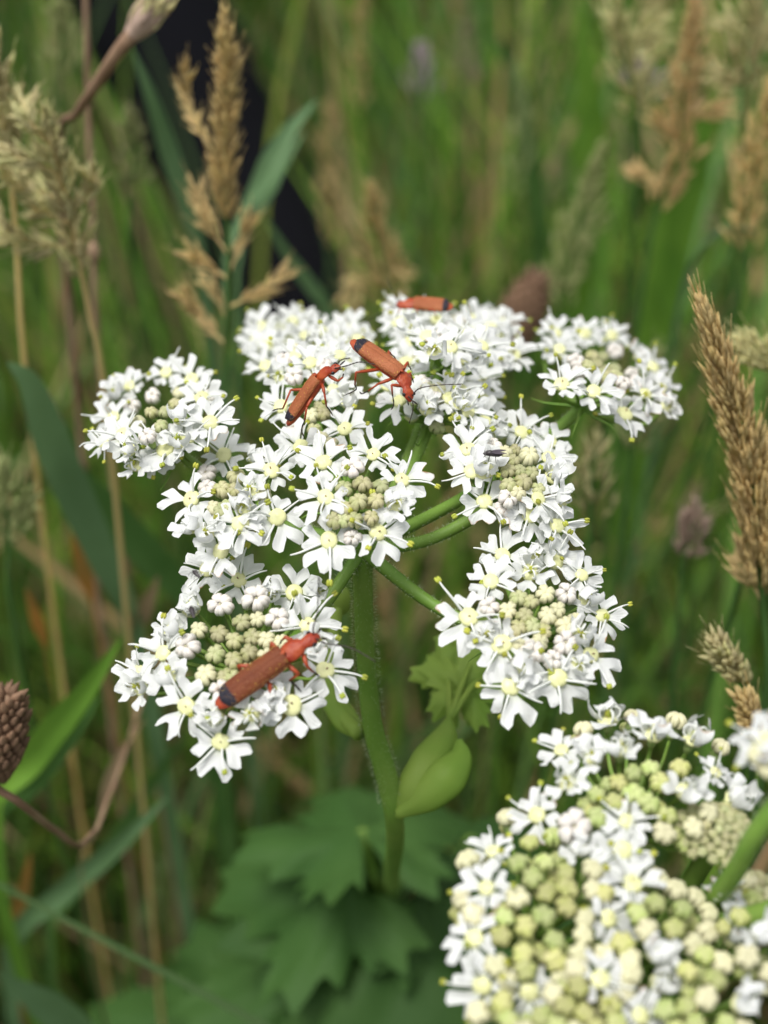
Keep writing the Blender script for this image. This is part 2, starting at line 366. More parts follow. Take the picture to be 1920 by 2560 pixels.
LIME = [None]                                   # the plant whose buds are limier
def floret(plant, origin, pos, n, out, base, kind, sc, rnd, split=True):
    """one floret or bud as a part of the plant"""
    n = (n + Vector((rnd.uniform(-.12, .12), rnd.uniform(-.12, .12), 0))).normalized()
    fr = frame_from(n, out); inv = fr.inverted()
    if kind in 'gcw':
        key = {'g': 'bud_green' if plant is not LIME[0] else 'bud_lime', 'c': 'bud_cream', 'w': 'bud_white'}[kind]
        fr = frame_from(n, Vector((rnd.uniform(-1, 1), rnd.uniform(-1, 1), 0)))
        s = sc * {'g': .92, 'c': 1.0, 'w': 1.08}[kind]
        o = obj('bud', rnd.choice(BUD[key]), plant, TRS(pos - origin, fr, (s, s, s * rnd.uniform(.95, 1.2))))
        inv = fr.inverted()
        me = base_mesh('pedicel', inv, base, pos, .9, ov=kind != 'g')
        obj('pedicel', me, o, Matrix.Diagonal((1 / s, 1 / s, 1 / s, 1)))
        return o
    o = obj('floret', base_mesh('floret', inv, base, pos), plant, TRS(pos - origin, fr))
    k0 = rnd.randrange(6); spin = rnd.uniform(-.25, .25)
    items = []
    for i in range(5):
        a = spin + 2 * math.pi * i / 5 + rnd.uniform(-.09, .09)
        if kind == 'h': key = ('curl', rnd.randrange(6)) if rnd.random() < .6 else ('inner', rnd.randrange(6))
        else: key = ({0: 'outer', 1: 'side', 4: 'side'}.get(i, 'inner') if rnd.random() > .1 else 'side', rnd.randrange(6))
        s = sc * rnd.uniform(.9, 1.12)
        tilt = rnd.uniform(-.12, .22) if kind == 'o' else rnd.uniform(-.5, -.1)
        roll = rnd.uniform(-.35, .35)
        r3 = Matrix.Rotation(a, 3, 'Z') @ Matrix.Rotation(tilt, 3, 'Y') @ Matrix.Rotation(roll, 3, 'X')
        items.append((key, TRS(r3 @ Vector((.42 * MM * sc, 0, 0)), r3, (s, s * rnd.uniform(.9, 1.12), s))))
    if split:
        for key, mt in items: obj('petal', PM[key], o, mt)
    else:
        v = []; f = []; tp = []; ve = []
        for key, mt in items:
            a = PG[key]; k = len(v); v += [mt @ q for q in a[0]]; f += [tuple(i + k for i in q) for q in a[1]]; tp += a[2]; ve += a[3]
        obj('corolla', mesh('corolla', v, f, M['petal'], attrs={'tipp': tp, 'vein': ve}), o)
    obj('nectar_disc', rnd.choice((DISC, DISC2)), o, TRS(Vector((0, 0, 0)), Matrix.Rotation(rnd.uniform(0, 3), 3, 'Z'), sc * rnd.uniform(1.0, 1.2)))
    if kind == 'o':
        for i in range(5):
            if rnd.random() < .82:
                a = spin + 2 * math.pi * (i + .5) / 5 + rnd.uniform(-.12, .12)
                k = rnd.randrange(10)
                obj('stamen', ST[k], o, TRS(Matrix.Rotation(a, 3, 'Z') @ Vector((.45 * MM * sc, 0, .1 * MM)), Matrix.Rotation(a, 3, 'Z') @ Matrix.Rotation(rnd.uniform(-.1, .3), 3, 'Y'), sc * rnd.uniform(.8, 1.05)))
    else:
        for i in range(5):
            a = spin + 2 * math.pi * (i + .5) / 5
            obj('stamen', STC[rnd.randrange(4)], o, TRS(Vector((0, 0, 0)), Matrix.Rotation(a, 3, 'Z'), sc * rnd.uniform(.85, 1.1)))
    return o

def hairs(name, P, rad, n, length, parent, off, seed):
    """short soft hairs standing off a stalk"""
    r = random.Random(seed); v = []; f = []; F = frames(P); rad = lerp_list(rad, len(P))
    for _ in range(n):
        t = r.random() * (len(P) - 1); i = min(int(t), len(P) - 2); a = t - i
        p = P[i].lerp(P[i + 1], a); th = r.uniform(0, 6.283); q = rad[i]
        d = F[i][1] * math.cos(th) + F[i][2] * math.sin(th)
        s = F[i][0] * (.025 * MM); tip = p + d * (q + length * r.uniform(.5, 1.1)) + F[i][0] * r.uniform(-.3, .3) * length
        k = len(v); v += [p + d * q * .97 - s - off, p + d * q * .97 + s - off, tip - off]; f.append((k, k + 1, k + 2))
    o = obj(name, mesh(name, v, f, M['hair'], smooth=False), parent); o['kind'] = 'stuff'; return o

# ------------------------------------------------------------------ the hogweed in flower
# per umbellet: middle (photo px), height of its middle, radius px, florets (x, y, kind, size)
UMB = dict(
 A=((405, 1045), .6000, 190, [(504,995,'o',1),(526,1058,'o',1.05),(414,1125,'o',1.08),(308,1088,'o',1.05),(480,950,'o',.95),(450,1048,'h',1),(416,933,'o',.9),(325,966,'o',.9),(290,985,'h',.95),(382,984,'w',.9),(328,1011,'w',1),(376,1026,'g',.9),(436,1004,'g',.9),(412,1022,'g',.9),(340,1163,'h',1),(262,1105,'o',.9),(369,1085,'w',.9),(400,1056,'g',.9),(345,1050,'c',.9),(520,985,'w',.8),(445,975,'c',.9),(450,1105,'h',1),(325,1125,'h',1),(285,1045,'o',.95),(475,1095,'o',.9),(400,1150,'o',.9)]),
 B=((595, 1225), .6000, 165, [(560,1139,'o',1),(678,1178,'o',1),(480,1249,'o',1.1),(693,1294,'o',1.08),(601,1309,'o',1.05),(553,1378,'o',1.0),(482,1318,'h',1),(627,1231,'h',.95),(639,1148,'h',.9),(591,1185,'g',1.15),(555,1219,'g',1.1),(587,1218,'g',.95),(517,1178,'w',1),(551,1268,'g',.95),(658,1229,'c',.85),(535,1262,'c',.85),(570,1256,'g',.85),(520,1215,'w',.9),(520,1335,'h',1),(645,1335,'h',.9),(610,1270,'h',.9)]),
 C=((870, 1195), .6020, 185, [(863,1073,'o',1),(809,1157,'o',1),(933,1137,'o',.95),(1005,1201,'o',1),(752,1117,'o',1),(814,1244,'o',1),(987,1260,'h',1),(823,1351,'o',1.1),(944,1331,'o',1.1),(873,1008,'h',1.05),(740,1066,'w',1.05),(880,1163,'w',1.1),(858,1215,'g',1),(906,1205,'g',1.1),(951,1208,'g',1),(895,1247,'g',1.1),(938,1244,'g',1),(833,1291,'g',1),(884,1291,'g',1),(786,1068,'g',.9),(809,1031,'g',1),(803,1088,'c',.9),(828,1104,'c',.9),(881,1335,'w',.8),(703,1017,'o',.95),(833,975,'o',.9),(780,1035,'c',.95),(858,1290,'g',.9),(925,1285,'g',.9),(800,1010,'g',.9),(862,1262,'g',.85)]),
 D=((765, 875), .5985, 165, [(668,865,'o',.95),(664,916,'o',1),(823,879,'o',.95),(776,909,'o',1),(857,852,'o',.95),(762,840,'o',.9),(803,830,'o',.9),(691,845,'w',.95),(655,818,'o',.95),(732,806,'o',.95),(880,822,'o',.95),(893,850,'o',.9),(711,892,'w',.9),(735,933,'w',1),(719,850,'h',.9),(790,865,'h',.9),(850,890,'o',.85),(700,820,'h',.85),(840,818,'h',.85),(765,800,'h',.85),(745,868,'c',.9),(640,880,'h',.8),(810,905,'w',.85),(700,945,'h',.95),(862,905,'o',.95),(640,850,'o',.95),(740,890,'o',.9),(800,935,'h',.9)]),
 E=((1120, 830), .6005, 180, [(998,808,'o',1),(1069,842,'o',1),(1127,869,'o',1),(1029,790,'o',.95),(1120,818,'w',.95),(1205,867,'o',1),(1227,822,'o',1),(1144,797,'w',1),(1283,888,'o',1),(1170,830,'o',.95),(1090,800,'o',.9),(1060,790,'h',.9),(1180,800,'o',.95),(1250,850,'h',.9),(1100,838,'w',.9),(1160,855,'w',.9),(1030,830,'h',.9),(1215,790,'h',.85),(1260,810,'o',.9),(1000,780,'o',.85),(1022,858,'o',1),(1155,898,'o',.95),(1240,890,'o',.95),(1085,880,'h',1),(1190,905,'h',.9)]),
 F=((1090, 965), .6005, 125, [(998,1004,'o',1),(1015,905,'o',.95),(1103,926,'o',1),(1068,1024,'h',1.05),(1123,997,'o',1),(1052,950,'w',1),(1093,1062,'g',1),(1175,970,'o',.95),(1207,1000,'o',.95),(1151,939,'o',.95),(1035,900,'o',.95),(1070,965,'c',.9),(1095,965,'c',.9),(1150,1010,'h',.95),(1085,990,'w',.85),(1180,930,'h',.85),(1125,950,'w',.85),(970,965,'o',.9),(1035,1000,'h',1),(1150,975,'o',.95),(1100,1005,'o',1),(1205,955,'o',.9),(1060,935,'h',.95),(1030,1040,'h',.95),(1170,1030,'o',.95)]),
 G=((1500, 930), .5990, 190, [(1398,875,'o',1),(1404,962,'o',1),(1484,980,'o',1.05),(1561,1036,'o',1.1),(1613,986,'o',1),(1462,835,'o',.95),(1390,835,'o',.95),(1530,840,'o',.95),(1537,873,'w',1.05),(1597,893,'h',1),(1633,918,'o',.9),(1442,899,'w',1),(1665,1018,'h',.9),(1655,974,'o',.9),(1482,883,'g',1),(1494,907,'g',1),(1537,915,'g',1),(1541,935,'g',1),(1517,939,'g',1),(1474,911,'g',1),(1589,955,'w',.95),(1560,950,'w',.85),(1450,925,'w',.85),(1510,885,'g',.9),(1520,920,'g',.9),(1580,930,'w',.85),(1500,930,'g',.9)]),
 H=((1285, 1165), .6000, 170, [(1170,1126,'o',1.05),(1211,1054,'o',1),(1304,1082,'o',1),(1211,1178,'h',1.15),(1211,1255,'o',1.05),(1324,1288,'o',1.05),(1371,1146,'o',.95),(1382,1194,'h',1.05),(1392,1315,'o',1),(1376,1105,'o',.95),(1231,1113,'w',1),(1320,1136,'c',1.2),(1264,1121,'c',.9),(1285,1148,'g',.95),(1273,1170,'g',.95),(1328,1179,'g',1),(1308,1200,'g',1.1),(1273,1205,'g',1),(1273,1237,'w',.95),(1263,1262,'w',.85),(1295,1225,'c',.9),(1300,1172,'g',.9),(1345,1215,'g',.9),(1255,1150,'g',.85),(1290,1120,'g',.85),(1250,1085,'h',1),(1345,1248,'o',.95),(1290,1290,'h',.95),(1180,1180,'o',.95),(1400,1250,'h',.95)]),
 I=((1355, 1550), .5965, 205, [(1256,1389,'o',1),(1386,1404,'o',1),(1227,1455,'o',.95),(1324,1432,'h',1.05),(1172,1544,'o',1.12),(1254,1612,'o',1.1),(1277,1717,'o',1.12),(1394,1696,'o',1.05),(1475,1638,'o',1.0),(1454,1439,'o',.85),(1466,1500,'h',1.05),(1505,1540,'o',.9),(1365,1482,'c',1.1),(1413,1482,'w',1),(1370,1533,'c',1.05),(1273,1523,'c',1),(1299,1490,'g',1.05),(1314,1535,'g',1),(1413,1564,'c',1.05),(1413,1602,'w',1.1),(1335,1622,'w',1.05),(1363,1572,'g',.95),(1297,1564,'g',.95),(1349,1599,'c',.9),(1227,1513,'w',.95),(1335,1560,'g',.95),(1440,1545,'c',.9),(1330,1500,'g',.9),(1380,1640,'w',.9),(1300,1600,'c',.85),(1395,1520,'c',.9),(1305,1665,'h',1),(1440,1665,'h',.95),(1215,1590,'h',.95),(1340,1395,'h',.95),(1445,1590,'h',1)]),
 J=((590, 1640), .5945, 235, [(409,1634,'o',1.05),(467,1766,'o',1.12),(552,1855,'o',1.05),(729,1764,'o',1.12),(813,1676,'o',1.05),(769,1565,'o',1.05),(598,1451,'o',1.05),(735,1483,'o',1.0),(785,1481,'h',.9),(479,1521,'h',1.15),(519,1424,'o',.95),(352,1720,'h',1),(348,1682,'o',.9),(552,1509,'w',1.15),(640,1497,'w',1.3),(471,1613,'w',1.2),(692,1545,'w',1.1),(554,1722,'w',1),(515,1680,'c',1.1),(604,1549,'g',1.05),(547,1579,'g',1.05),(586,1597,'g',1.05),(630,1589,'g',1.05),(539,1628,'g',1.1),(582,1646,'g',1.05),(622,1628,'g',1),(664,1597,'c',1),(586,1690,'g',1),(562,1685,'g',.95),(662,1638,'c',1),(630,1785,'h',1),(668,1760,'h',.95),(620,1670,'g',.95),(650,1690,'g',.95),(680,1660,'g',.95),(600,1730,'c',.95),(500,1570,'c',.95),(700,1600,'c',.95),(640,1545,'c',.9),(425,1695,'h',1.05),(690,1725,'h',1),(800,1610,'h',.95),(540,1795,'h',1),(430,1580,'h',.95),(680,1480,'h',.95)]),
)
HUB = U(905, 1352, .1455)
base_main = Vector((HUB.x + .012, HUB.y + .16, 0))
plant = thing('hogweed_plant', 'white hogweed flower head on a green stem with the red beetles feeding on it', 'flower', base_main)
OFF = base_main
axis = on_plane(880, 1190, Vector((0, 0, .602)), Vector((0, 0, 1)))
allf = []; UINFO = {}
for name, (cpx, z, rpx, fl) in UMB.items():
    c = on_plane(cpx[0], cpx[1], Vector((0, 0, z)), Vector((0, 0, 1)))
    o = c - axis; o.z = 0
    n = (Vector((0, 0, 1)) + o / .020 * .30).normalized()
    dep = (c - CAM).dot(FWD); Rm = rpx * KX * dep
    UINFO[name] = (c, n, Rm, c - n * .0046 + Vector((0, .0016, 0)))
    for (x, y, k, s) in fl:
        p = on_plane(x, y, c, n)
        for _ in range(3):
            q = p - c; q -= n * q.dot(n)
            p = on_plane(x, y, c - n * (.0022 * min(1.6, q.length_squared / Rm ** 2)), n)
        q = p - c; q -= n * q.dot(n)
        dome = q / max(Rm, 1e-6)
        fn = n + dome * .45 - FWD * (.80 + 1.0 * max(0, dome.y))
        if k in 'gcw': p = p - n * .0006
        out = q + o * .25
        allf.append((s * (2 if k == 'o' else 1) / (p - CAM).length, name, p, fn, out, k, s))
big = sorted([a for a in allf if a[5] in 'oh'], key=lambda a: -a[0])
bigset = set(id(a) for a in big[:60])
rnd = random.Random(11)
for a in allf:
    _, name, p, fn, out, k, s = a
    floret(plant, OFF, p, fn, out, UINFO[name][3], k, s, rnd, split=id(a) in bigset)
# rays from the hub to each umbellet, with their hair and thread-like bractlets
for i, (name, (c, n, Rm, b)) in enumerate(UINFO.items()):
    d = b - HUB; mid = HUB + d * .5 + Vector((0, 0, -.0022 if d.length > .012 else 0))
    P = spline([HUB - Vector((0, 0, .001)), mid, b, b + n * .0006], 16)
    mb = MB(); mb.tube(P, [.62 * MM, .55 * MM, .56 * MM, .75 * MM], 10, 0, ridge=.04)
    r_ = random.Random(i)
    o = obj('ray', mb.mesh('ray', M['stem'], OFF), plant)
    hairs('ray_hair', P, [.6 * MM], 500, .28 * MM, o, OFF, i)
    for j in range(5):
        th = 6.283 * j / 5 + r_.random(); fr = frame_from(n, Vector((1, 0, 0)))
        e = fr @ Vector((math.cos(th), math.sin(th), 0))
        mb = MB(); mb.tube(spline([b, b + e * .0015 - n * .0004, b + e * .0035 - n * .0012 * r_.random(), b + e * .0048 - n * .0025 * r_.random()], 7), [.16 * MM, .13 * MM, .03 * MM], 5)
        obj('bractlet', mb.mesh('bractlet', M['stem'], OFF), plant)
# main stem down to the ground
stem_px = [(905, 1345), (908, 1480), (914, 1640), (935, 1830), (972, 1960), (985, 2040), (978, 2200)]
SP = drop(stem_px, .1455)
SP[0] = HUB + Vector((0, 0, .0004)); SP[6] = U(980, 2190, .205); SP.append(U(990, 2330, .30)); SP.append(Vector((base_main.x, base_main.y, -.01)))
P = spline(SP, 70)
mb = MB(); mb.tube(P, [.90 * MM, .84 * MM, .84 * MM, .95 * MM, 1.10 * MM, .92 * MM, .95 * MM, 1.6 * MM, 3 * MM], 20, 0, ridge=.045)
st = obj('stem', mb.mesh('stem', M['stem'], OFF), plant)
hairs('stem_hair', P[:40], [.95 * MM, 1.2 * MM, 1.3 * MM], 1500, .3 * MM, st, OFF, 77)
NODE = P[int(70 * 5 / 8)]
# inflated sheath at the node, with the small leaf it carries
def sheath(px, d0, widths, name, parent, open_=.35, facing=1):
    Pp = spline([U(x, y, d) for (x, y), d in zip(px, d0)], 18); W = lerp_list(widths, 18); v = []; f = []; ns = 13
    for p, w_, (t, a, b) in zip(Pp, W, frames(Pp)):
        nn = (-FWD + RGT * .15 * facing); nn = (nn - t * nn.dot(t)).normalized(); ss = t.cross(nn)
        for k in range(ns):
            th = -math.pi * (1 - open_) + 2 * math.pi * (1 - open_) * k / (ns - 1)
            keel = 1 + .12 * math.exp(-(th / .25) ** 2)
            v.append(p + ss * (math.sin(th) * w_) + nn * (math.cos(th) * w_ * .62 * keel) - OFF)
    for i in range(17):
        for k in range(ns - 1): f.append((i * ns + k, i * ns + k + 1, (i + 1) * ns + k + 1, (i + 1) * ns + k))
    return obj(name, mesh(name, v, f, M['sheath']), parent)
dn = (NODE - CAM).dot(FWD)
sheath([(992, 2040), (1040, 1975), (1085, 1905), (1115, 1840), (1125, 1795)], [dn - .0012, dn - .002, dn - .001, dn + .001, dn + .003], [.0006, .0021, .0023, .0013, .0003], 'leaf_sheath', plant)
sheath([(995, 2035), (1065, 1990), (1120, 1940), (1150, 1890), (1148, 1850)], [dn - .002, dn - .0028, dn - .003, dn - .002, dn - .001], [.0005, .0017, .0020, .0012, .0003], 'leaf_sheath', plant, .3, -1)

def leaf_mesh(name, size, lobes, seed, depth=.45, teeth=.10, bend=.2):
    """palmate, toothed leaf blade in its own frame: x to the tip, z up"""
    r = random.Random(seed); nth, nr = 96, 6; v = [(0, 0, 0)]; f = []
    ph = r.uniform(0, 6)
    for j in range(1, nr + 1):
        q = j / nr
        for k in range(nth):
            th = -math.pi * .93 + 2 * math.pi * .93 * k / (nth - 1)
            tri = (lobes * (th / (2 * math.pi) + .5) + .5) % 1; lob = 1 - abs(2 * tri - 1); lob = abs(2 * ((lobes * th / (2 * math.pi)) % 1) - 1)
            rad = size * (.62 + .38 * math.cos(th * .5)) * (1 - depth * (1 - lob ** .9)) * (1 + teeth * (abs((k / 5.0) % 1 - .5) * 4 - 1) * q)
            rr = rad * q
            z = -bend * rr * rr / size + size * .06 * math.sin(ph + 4 * th + 5 * q) * q - size * .10 * (1 - lob) * q
            v.append((rr * math.cos(th), rr * math.sin(th), z))
    for k in range(nth - 1):
        f.append((0, 1 + k, 2 + k))
        for j in range(nr - 1): f.append((1 + j * nth + k, 1 + (j + 1) * nth + k, 2 + (j + 1) * nth + k, 2 + j * nth + k))
    return mesh(name, v, f, M['leaf'])
# small leaf above the sheath
SH = U(1125, 1800, dn + .003)
for i, (x, y, s, m_) in enumerate([(1160, 1720, .0062, 0), (1215, 1690, .005, 1), (1120, 1690, .0048, 2), (1190, 1640, .0055, 3), (1150, 1770, .004, 4)]):
    c = U(x, y, dn + .006 + .001 * i); fr = frame_from(Vector((random.uniform(-.3, .3), -.5, .8)), c - SH)
    o = obj('leaflet', leaf_mesh('leaflet', s, 5, 400 + i, .5, .14), plant, TRS(c - OFF, fr)); o.data.materials[0] = M['sheath']
    mb = MB(); mb.tube(spline([SH, SH.lerp(c, .6) + Vector((0, 0, .001)), c], 8), [.0004, .0002], 6); obj('leaf_stalk', mb.mesh('leaf_stalk', M['sheath'], OFF), plant)
# side shoot rising behind the front left umbellet
q0 = P[int(70 * 3.1 / 8)]; d3 = (q0 - CAM).dot(FWD)
sheath([(900, 1830), (865, 1800), (835, 1750), (822, 1690)], [d3 + .001, d3 + .002, d3 + .003, d3 + .004], [.0008, .0013, .0012, .0005], 'leaf_sheath', plant, .2)
mb = MB(); PS = spline([U(900, 1835, d3), U(860, 1790, d3 + .002), U(830, 1700, d3 + .004), U(835, 1580, d3 + .005), U(845, 1500, d3 + .006)], 16)
mb.tube(PS, [.0008, .0007, .0006], 10); obj('side_shoot', mb.mesh('side_shoot', M['sheath'], OFF), plant)
mb = MB(); mb.ball(PS[-1], (.0014, .0011, .0019), None, 14, 9); obj('side_bud', mb.mesh('side_bud', M['sheath'], OFF), plant)
# big basal leaf on its own stalk
LB = [((905, 2080), .255, .021, (0, .25, 1), (-.25, 1, 0)), ((860, 2200), .262, .023, (-.2, -.1, 1), (-1, .2, 0)), ((1080, 2210), .270, .026, (.2, .2, 1), (1, .6, 0)),
      ((990, 2330), .262, .030, (0, -.3, 1), (-.5, -1, 0)), ((800, 2390), .275, .026, (-.1, -.2, 1), (-1, -.4, 0)), ((1130, 2420), .268, .030, (.1, -.2, 1), (.7, -.8, 0)),
      ((900, 2500), .290, .030, (-.1, -.3, 1), (-.6, -1, 0)), ((640, 2480), .305, .024, (-.2, -.2, 1), (-1, -.5, 0)), ((1180, 2090), .285, .020, (.3, .3, 1), (1, 1, 0)), ((480, 2530), .33, .024, (-.1, .1, 1), (-1, .2, 0))]
LROOT = U(1000, 2330, .275)
mb = MB(); PL = spline([base_main + Vector((.004, 0, .05)), base_main.lerp(LROOT, .5) + Vector((.01, 0, .12)), LROOT + Vector((0, 0, -.004))], 14)
mb.tube(PL, [.003, .0018, .0012], 8); obj('leaf_stalk', mb.mesh('leaf_stalk', M['stem'], OFF), plant)
for i, ((x, y), d, s, n_, dr) in enumerate(LB):
    c = U(x, y, d); fr = frame_from(Vector(n_), Vector(dr))
    obj('leaf', leaf_mesh('leaf', s, 5, 500 + i, .42, .13, .25), plant, TRS(c - OFF, fr))
    mb = MB(); mb.tube(spline([LROOT, LROOT.lerp(c, .5) + Vector((0, 0, -.003)), c], 8), [.0012, .0008], 6); obj('leaf_stalk', mb.mesh('leaf_stalk', M['stem'], OFF), plant)

# ------------------------------------------------------------------ the second hogweed, mostly in bud, nearer and lower
C2 = U(1560, 2230, .1165); N2 = Vector((.0, -.14, 1)).normalized()
HUB2 = C2 + Vector((.004, .006, -.017)); base2 = Vector((HUB2.x + .01, HUB2.y + .02, 0))
plant2 = thing('hogweed_plant', 'cream and green budding hogweed head with few open florets, no beetles on it', 'flower', base2)
LIME[0] = plant2; rnd = random.Random(5)
U2 = [((1595, 1940), (235, 150), .0), ((1320, 2250), (165, 215), 0), ((1600, 2300), (170, 110), -.0003), ((1420, 2500), (230, 95), .0004), ((1720, 2480), (190, 130), .0), ((1850, 2330), (110, 120), 0)]
OP2 = [(1404,1877,'o',.8),(1343,2039,'o',.9),(1232,2130,'o',.8),(1217,2221,'o',.9),(1556,2125,'o',.95),(1581,2211,'o',1),(1186,2347,'o',.95),(1520,2297,'o',.85),(1207,2464,'o',1),(1323,2479,'o',1),(1500,2449,'o',.95),(1647,2459,'h',1.1),(1814,2236,'o',.75),(1824,2348,'h',1),(1900,2337,'h',1),(1829,2003,'h',1.1),(1789,1932,'o',.65),(1728,1856,'h',1.15),(1632,1841,'h',1.1),(1520,1806,'h',1.15),(1713,1983,'h',1.1),(1445,2064,'w',1.3),(1566,2054,'o',.85),(1480,1900,'h',1.0),(1450,2120,'h',.9),(1600,2540,'o',.9),(1850,2510,'h',1),(1910,1870,'o',.75),(1912,2130,'h',.8),(1550,1880,'h',1),(1420,1960,'h',.95),(1640,2380,'h',1)]
fl2 = []
for (cpx, rad, dz) in U2:
    c = on_plane(cpx[0], cpx[1], C2, N2); o = c - C2; o.z = 0
    n = (N2 + o / .018 * .22).normalized(); dep = (c - CAM).dot(FWD); Rm = max(rad) * KX * dep
    b = c - n * .0062
    pts = [p for p in OP2 if ((p[0] - cpx[0]) / rad[0]) ** 2 + ((p[1] - cpx[1]) / rad[1]) ** 2 < 1.9]
    pts = [p for p in pts if not any(p is q[7] for q in fl2)]
    got = [(p[0], p[1], 46) for p in OP2] + [(q[8], q[9], 27) for q in fl2]
    new = list(pts)
    for _ in range(1500):
        th = rnd.uniform(0, 6.283); rr = math.sqrt(rnd.random()); x = cpx[0] + rad[0] * rr * math.cos(th); y = cpx[1] + rad[1] * rr * math.sin(th)
        if all(math.hypot(x - a[0], y - a[1]) > a[2] + 14 for a in got):
            got.append((x, y, 28)); new.append((x, y, 'c' if rr > .8 or rnd.random() < .22 else 'g', rnd.uniform(.88, 1.06)))
    for pt in new:
        x, y, k, s = pt
        p = on_plane(x, y, c, n)
        for _ in range(3):
            q = p - c; q -= n * q.dot(n); p = on_plane(x, y, c - n * (.0024 * min(1.6, q.length_squared / Rm ** 2)), n)
        q = p - c; q -= n * q.dot(n)
        if k in 'gcw': p = p - n * .0004
        fl2.append((p, n + q / Rm * .6 - FWD * .4, q + o * .2, k, s, b, 0, pt, x, y))
for q in fl2: floret(plant2, base2, q[0], q[1], q[2], q[5], q[3], q[4] * (1.08 if q[3] in 'gcw' else 1.0), rnd, True)
# buds of the inner rows that show between the outer ones
for q in list(fl2):
    if q[3] in 'gc' and rnd.random() < .75:
        m_ = q[1].normalized(); t_ = m_.orthogonal().normalized(); t_ = Quaternion(m_, rnd.uniform(0, 6.28)) @ t_
        floret(plant2, base2, q[0] - m_ * .0013 + t_ * .0009, q[1], q[2], q[5], 'g', q[4] * .95, rnd, True)
for i, (cpx, rad, dz) in enumerate(U2):
    c = on_plane(cpx[0], cpx[1], C2, N2); o = c - C2; o.z = 0; n = (N2 + o / .018 * .22).normalized(); b = c - n * .0075
    P = spline([HUB2, HUB2.lerp(b, .5) + Vector((0, 0, -.001)), b, b + n * .0008], 12)
    mb = MB(); mb.tube(P, [.0008, .0007, .0009], 10, ridge=.04); o_ = obj('ray', mb.mesh('ray', M['stem'], base2), plant2)
    hairs('ray_hair', P, [.0008], 400, .3 * MM, o_, base2, 900 + i)
# two unopened green umbellets sunk between the others
for i, (x, y, d, rp, nn) in enumerate([(1790, 2070, .1225, 95, 60), (1480, 2545, .113, 120, 60), (1890, 2220, .1215, 60, 24)]):
    c = U(x, y, d); rr = rp * KX * d
    mb0 = MB(); P = spline([HUB2, HUB2.lerp(c, .6), c - Vector((0, 0, .002))], 10); mb0.tube(P, [.0008, .0008], 8); obj('ray', mb0.mesh('ray', M['stem'], base2), plant2)
    for k in range(nn):
        t = math.sqrt((k + .5) / nn); th = k * 2.39996; q = Vector((math.cos(th) * t * rr, math.sin(th) * t * rr, -.0012 * t * t + .0004))
        s = .42 + .12 * t
        obj('bud', BUD['bud_green'][k % 4], plant2, TRS(c + q - base2, frame_from(Vector((q.x / rr * .6, q.y / rr * .6 - .2, 1)), Vector((1, k % 3, 0))), s))
        if k % 6 == 0:
            mbp = MB(); mbp.tube([c + q, c - Vector((0, 0, .002))], [.0002, .0003], 5); obj('pedicel', mbp.mesh('pedicel', M['stem'], base2), plant2)
# the bare ray that runs to the cluster at the picture's rim, and the stem
e1 = U(1985, 1960, .112); P = spline([HUB2 + Vector((.001, 0, .002)), U(1830, 2190, .118), U(1890, 2085, .114), e1], 16)
mb = MB(); mb.tube(P, [.0007, .0007, .00075], 12, ridge=.04); o_ = obj('ray', mb.mesh('ray', M['stem'], base2), plant2); hairs('ray_hair', P, [.0009], 500, .3 * MM, o_, base2, 950)
P = spline([U(1990, 2260, .116), U(1900, 2290, .118), U(1780, 2320, .122), HUB2], 12)
mb = MB(); mb.tube(P, [.0009, .0009], 12); obj('ray', mb.mesh('ray', M['stem'], base2), plant2)
P = spline([HUB2, HUB2 + Vector((.002, .004, -.1)), base2 + Vector((0, 0, .2)), base2 - Vector((0, 0, .01))], 30)
mb = MB(); mb.tube(P, [.0016, .0018, .0025, .004], 14, ridge=.04); obj('stem', mb.mesh('stem', M['stem'], base2), plant2)
# (the cluster at the rim)
for k, (x, y, kd, s) in enumerate([(1905, 1850, 'o', .85), (1940, 1890, 'h', 1), (1925, 1925, 'c', 1), (1960, 1840, 'h', 1), (1905, 1895, 'c', .9), (1960, 1930, 'c', 1), (1990, 1880, 'g', 1)]):
    floret(plant2, base2, U(x, y, .111), Vector(((x - 1985) / 90, -.3, 1)), Vector((-1, 0, 0)), e1, kd, s, rnd, True)

